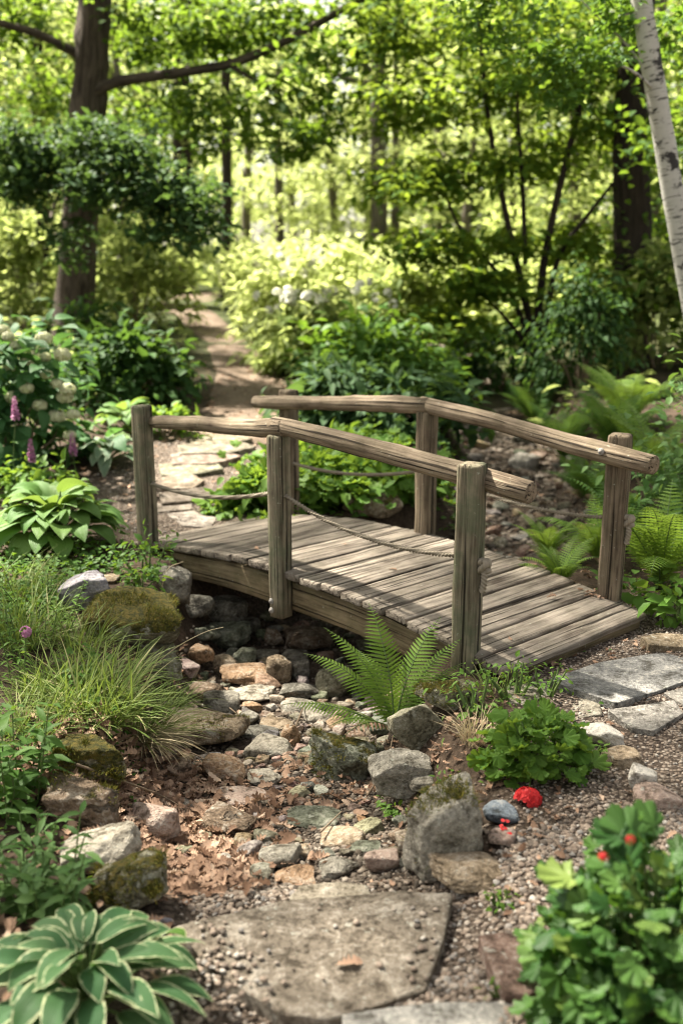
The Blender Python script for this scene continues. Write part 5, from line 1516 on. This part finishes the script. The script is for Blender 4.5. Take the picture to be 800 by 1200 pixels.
lab = dict(gold='yellow green sunlit tree deep in the wood behind the path and creek', lime='lime green tree deep in the wood behind the path and creek', maple='mid green tree deep in the wood behind the path and creek', oak='dark green tree deep in the wood behind the path and creek')
protos = {k: wood_tree(m, s) for k, (m, s) in kinds.items()}
wr = np.random.default_rng(77)
used = set()
WOOD = [  # photo column, distance, kind, size
    (-60, 17, 'lime', .9), (20, 20, 'gold', .9), (150, 19, 'lime', .75), (175, 26, 'oak', 1.0), (330, 27, 'gold', .9), (290, 31, 'gold', 1.05), (390, 29, 'gold', .95), (460, 27, 'lime', .9), (545, 23, 'lime', .8), (500, 31, 'gold', 1.0), (600, 20, 'lime', .8), (620, 27, 'maple', 1.0), (670, 18.5, 'lime', .75), (760, 20, 'maple', .95), (860, 17, 'lime', .9), (840, 24, 'gold', 1.0), (720, 28, 'gold', 1.0),
    (60, 29, 'lime', 1.1), (-40, 25, 'maple', 1.1), (230, 37, 'gold', 1.25), (120, 36, 'lime', 1.25), (340, 39, 'gold', 1.2), (430, 38, 'gold', 1.3), (520, 39, 'lime', 1.3), (610, 37, 'gold', 1.3), (690, 39, 'lime', 1.3), (780, 37, 'gold', 1.3), (10, 38, 'gold', 1.3), (-80, 36, 'lime', 1.3), (880, 38, 'lime', 1.3), (270, 45, 'lime', 1.5), (370, 46, 'gold', 1.5), (470, 46, 'gold', 1.5), (570, 46, 'lime', 1.5), (170, 45, 'gold', 1.5), (670, 46, 'gold', 1.5), (70, 46, 'lime', 1.5), (770, 45, 'lime', 1.5), (-30, 45, 'gold', 1.5), (860, 46, 'gold', 1.5)]
for (px, Y_, k, s) in WOOD:
    x = at(px, 300, Y_)[0]
    p = (x, Y_, h1(x, Y_)); rz = wr.uniform(0, 6.28); sc = (s * 1.05, s * 1.05, s * wr.uniform(.85, 1.05))
    g_ = f'{k} trees of the wood'
    if k in used: o = dup(protos[k], p, rz, sc)
    else:
        o = protos[k]; used.add(k); o.location = p; o.rotation_euler = (0, 0, rz); o.scale = sc
    tag(o, lab[k], 'tree', {'gold': 'yellow green trees of the wood', 'lime': 'lime green trees of the wood', 'maple': 'mid green trees of the wood', 'oak': 'dark green trees of the wood'}[k])
# sunlit shrubs under the trees
SH = [(35, 385, .7, 1.3, 'limeleaf', 'sunlit shrub behind the hydrangea left of the oak trunk'), (160, 385, .75, 1.35, 'limeleaf', 'sunlit yellow green shrub right of the oak trunk'), (130, 360, .9, 1.6, 'limeleaf', 'tall sunlit shrub behind the oak trunk'),
      (470, 400, .7, .9, 'limeleaf', 'sunlit shrub by the upper creek right of the phlox bushes'), (535, 405, .7, 1.0, 'limeleaf', 'yellow green shrub just beyond the upper creek'), (585, 395, .7, 1.1, 'goldleaf', 'golden shrub glowing between the stems of the small tree'), (655, 390, .7, 1.1, 'limeleaf', 'lime shrub behind the weeping shrub'), (765, 430, .7, 1.2, 'limeleaf', 'lime shrub at the right below the birch'), (420, 372, 1.0, 1.2, 'goldleaf', 'golden shrub at the foot of the forked trunk'),
      (320, 362, 1.1, 1.3, 'goldleaf', 'golden shrub far behind the phlox bushes'), (500, 370, 1.0, 1.5, 'goldleaf', 'golden shrub far up the creek'), (600, 362, 1.1, 1.6, 'limeleaf', 'far lime shrub behind the golden one with dark stems before it')]
for i, (px, py, rx, h, m, lb) in enumerate(SH):
    bush('wood_shrub', lb, 'shrub', G(px, py), rx, rx * .8, h, 1500, L_OVAL, .13, m, 560 + i, clumps=34, clump_r=.22, up=1.3)

# ------------------------------------------------------------------ light, sky, camera
SUN = unit(np.array([-.48, .34, .82]))
el = math.asin(SUN[2]); azm = math.atan2(SUN[0], SUN[1])
w = bpy.data.worlds.new('World'); scene.world = w; w.use_nodes = True
nt = w.node_tree; bg = nt.nodes['Background']
sky = nt.nodes.new('ShaderNodeTexSky'); sky.sky_type = 'NISHITA'; sky.sun_disc = False
sky.sun_elevation = el; sky.sun_rotation = azm; sky.dust_density = 3.0; sky.ozone_density = .3; sky.air_density = 1.0
hz = nt.nodes.new('ShaderNodeHueSaturation'); hz.inputs['Saturation'].default_value = .35      # a hazy, whitish summer sky
tn = nt.nodes.new('ShaderNodeMix'); tn.data_type = 'RGBA'; tn.blend_type = 'MULTIPLY'; tn.inputs[0].default_value = 1; tn.inputs[7].default_value = (1.0, .95, .84, 1)
nt.links.new(sky.outputs[0], hz.inputs['Color']); nt.links.new(hz.outputs[0], tn.inputs[6]); nt.links.new(tn.outputs[2], bg.inputs[0]); bg.inputs[1].default_value = .055
ld = bpy.data.lights.new('sun', 'SUN'); ld.energy = 5.0; ld.angle = math.radians(2.0); ld.color = (1, .93, .80)
lo = bpy.data.objects.new('sun', ld); C.objects.link(lo)
lo.rotation_euler = Vector(-SUN).to_track_quat('-Z', 'Y').to_euler()
lo.location = (-10, 12, 20)
cd = bpy.data.cameras.new('camera'); cam = bpy.data.objects.new('camera', cd); C.objects.link(cam)
cam.location = (0, 0, CAM_H); cam.rotation_euler = (PI / 2 - PITCH, 0, 0)
cd.sensor_fit = 'VERTICAL'; cd.sensor_height = 36; cd.lens = 36 * FPX / 1200; cd.clip_end = 500; cd.clip_start = .05
cd.dof.use_dof = True; cd.dof.focus_distance = 3.8; cd.dof.aperture_fstop = cd.lens / 1000 / .020
scene.camera = cam
scene.view_settings.view_transform = 'Standard'; scene.view_settings.look = 'None'; scene.view_settings.exposure = 2.6; scene.view_settings.gamma = 1
scene.view_settings.use_curve_mapping = False
scene.render.engine = 'CYCLES'
cy = scene.cycles
cy.use_denoising = True; cy.filter_width = 1.1
cy.max_bounces = 8; cy.diffuse_bounces = 2; cy.glossy_bounces = 2; cy.transmission_bounces = 3; cy.transparent_max_bounces = 4
cy.sample_clamp_indirect = 6
cy.caustics_reflective = False; cy.caustics_refractive = False
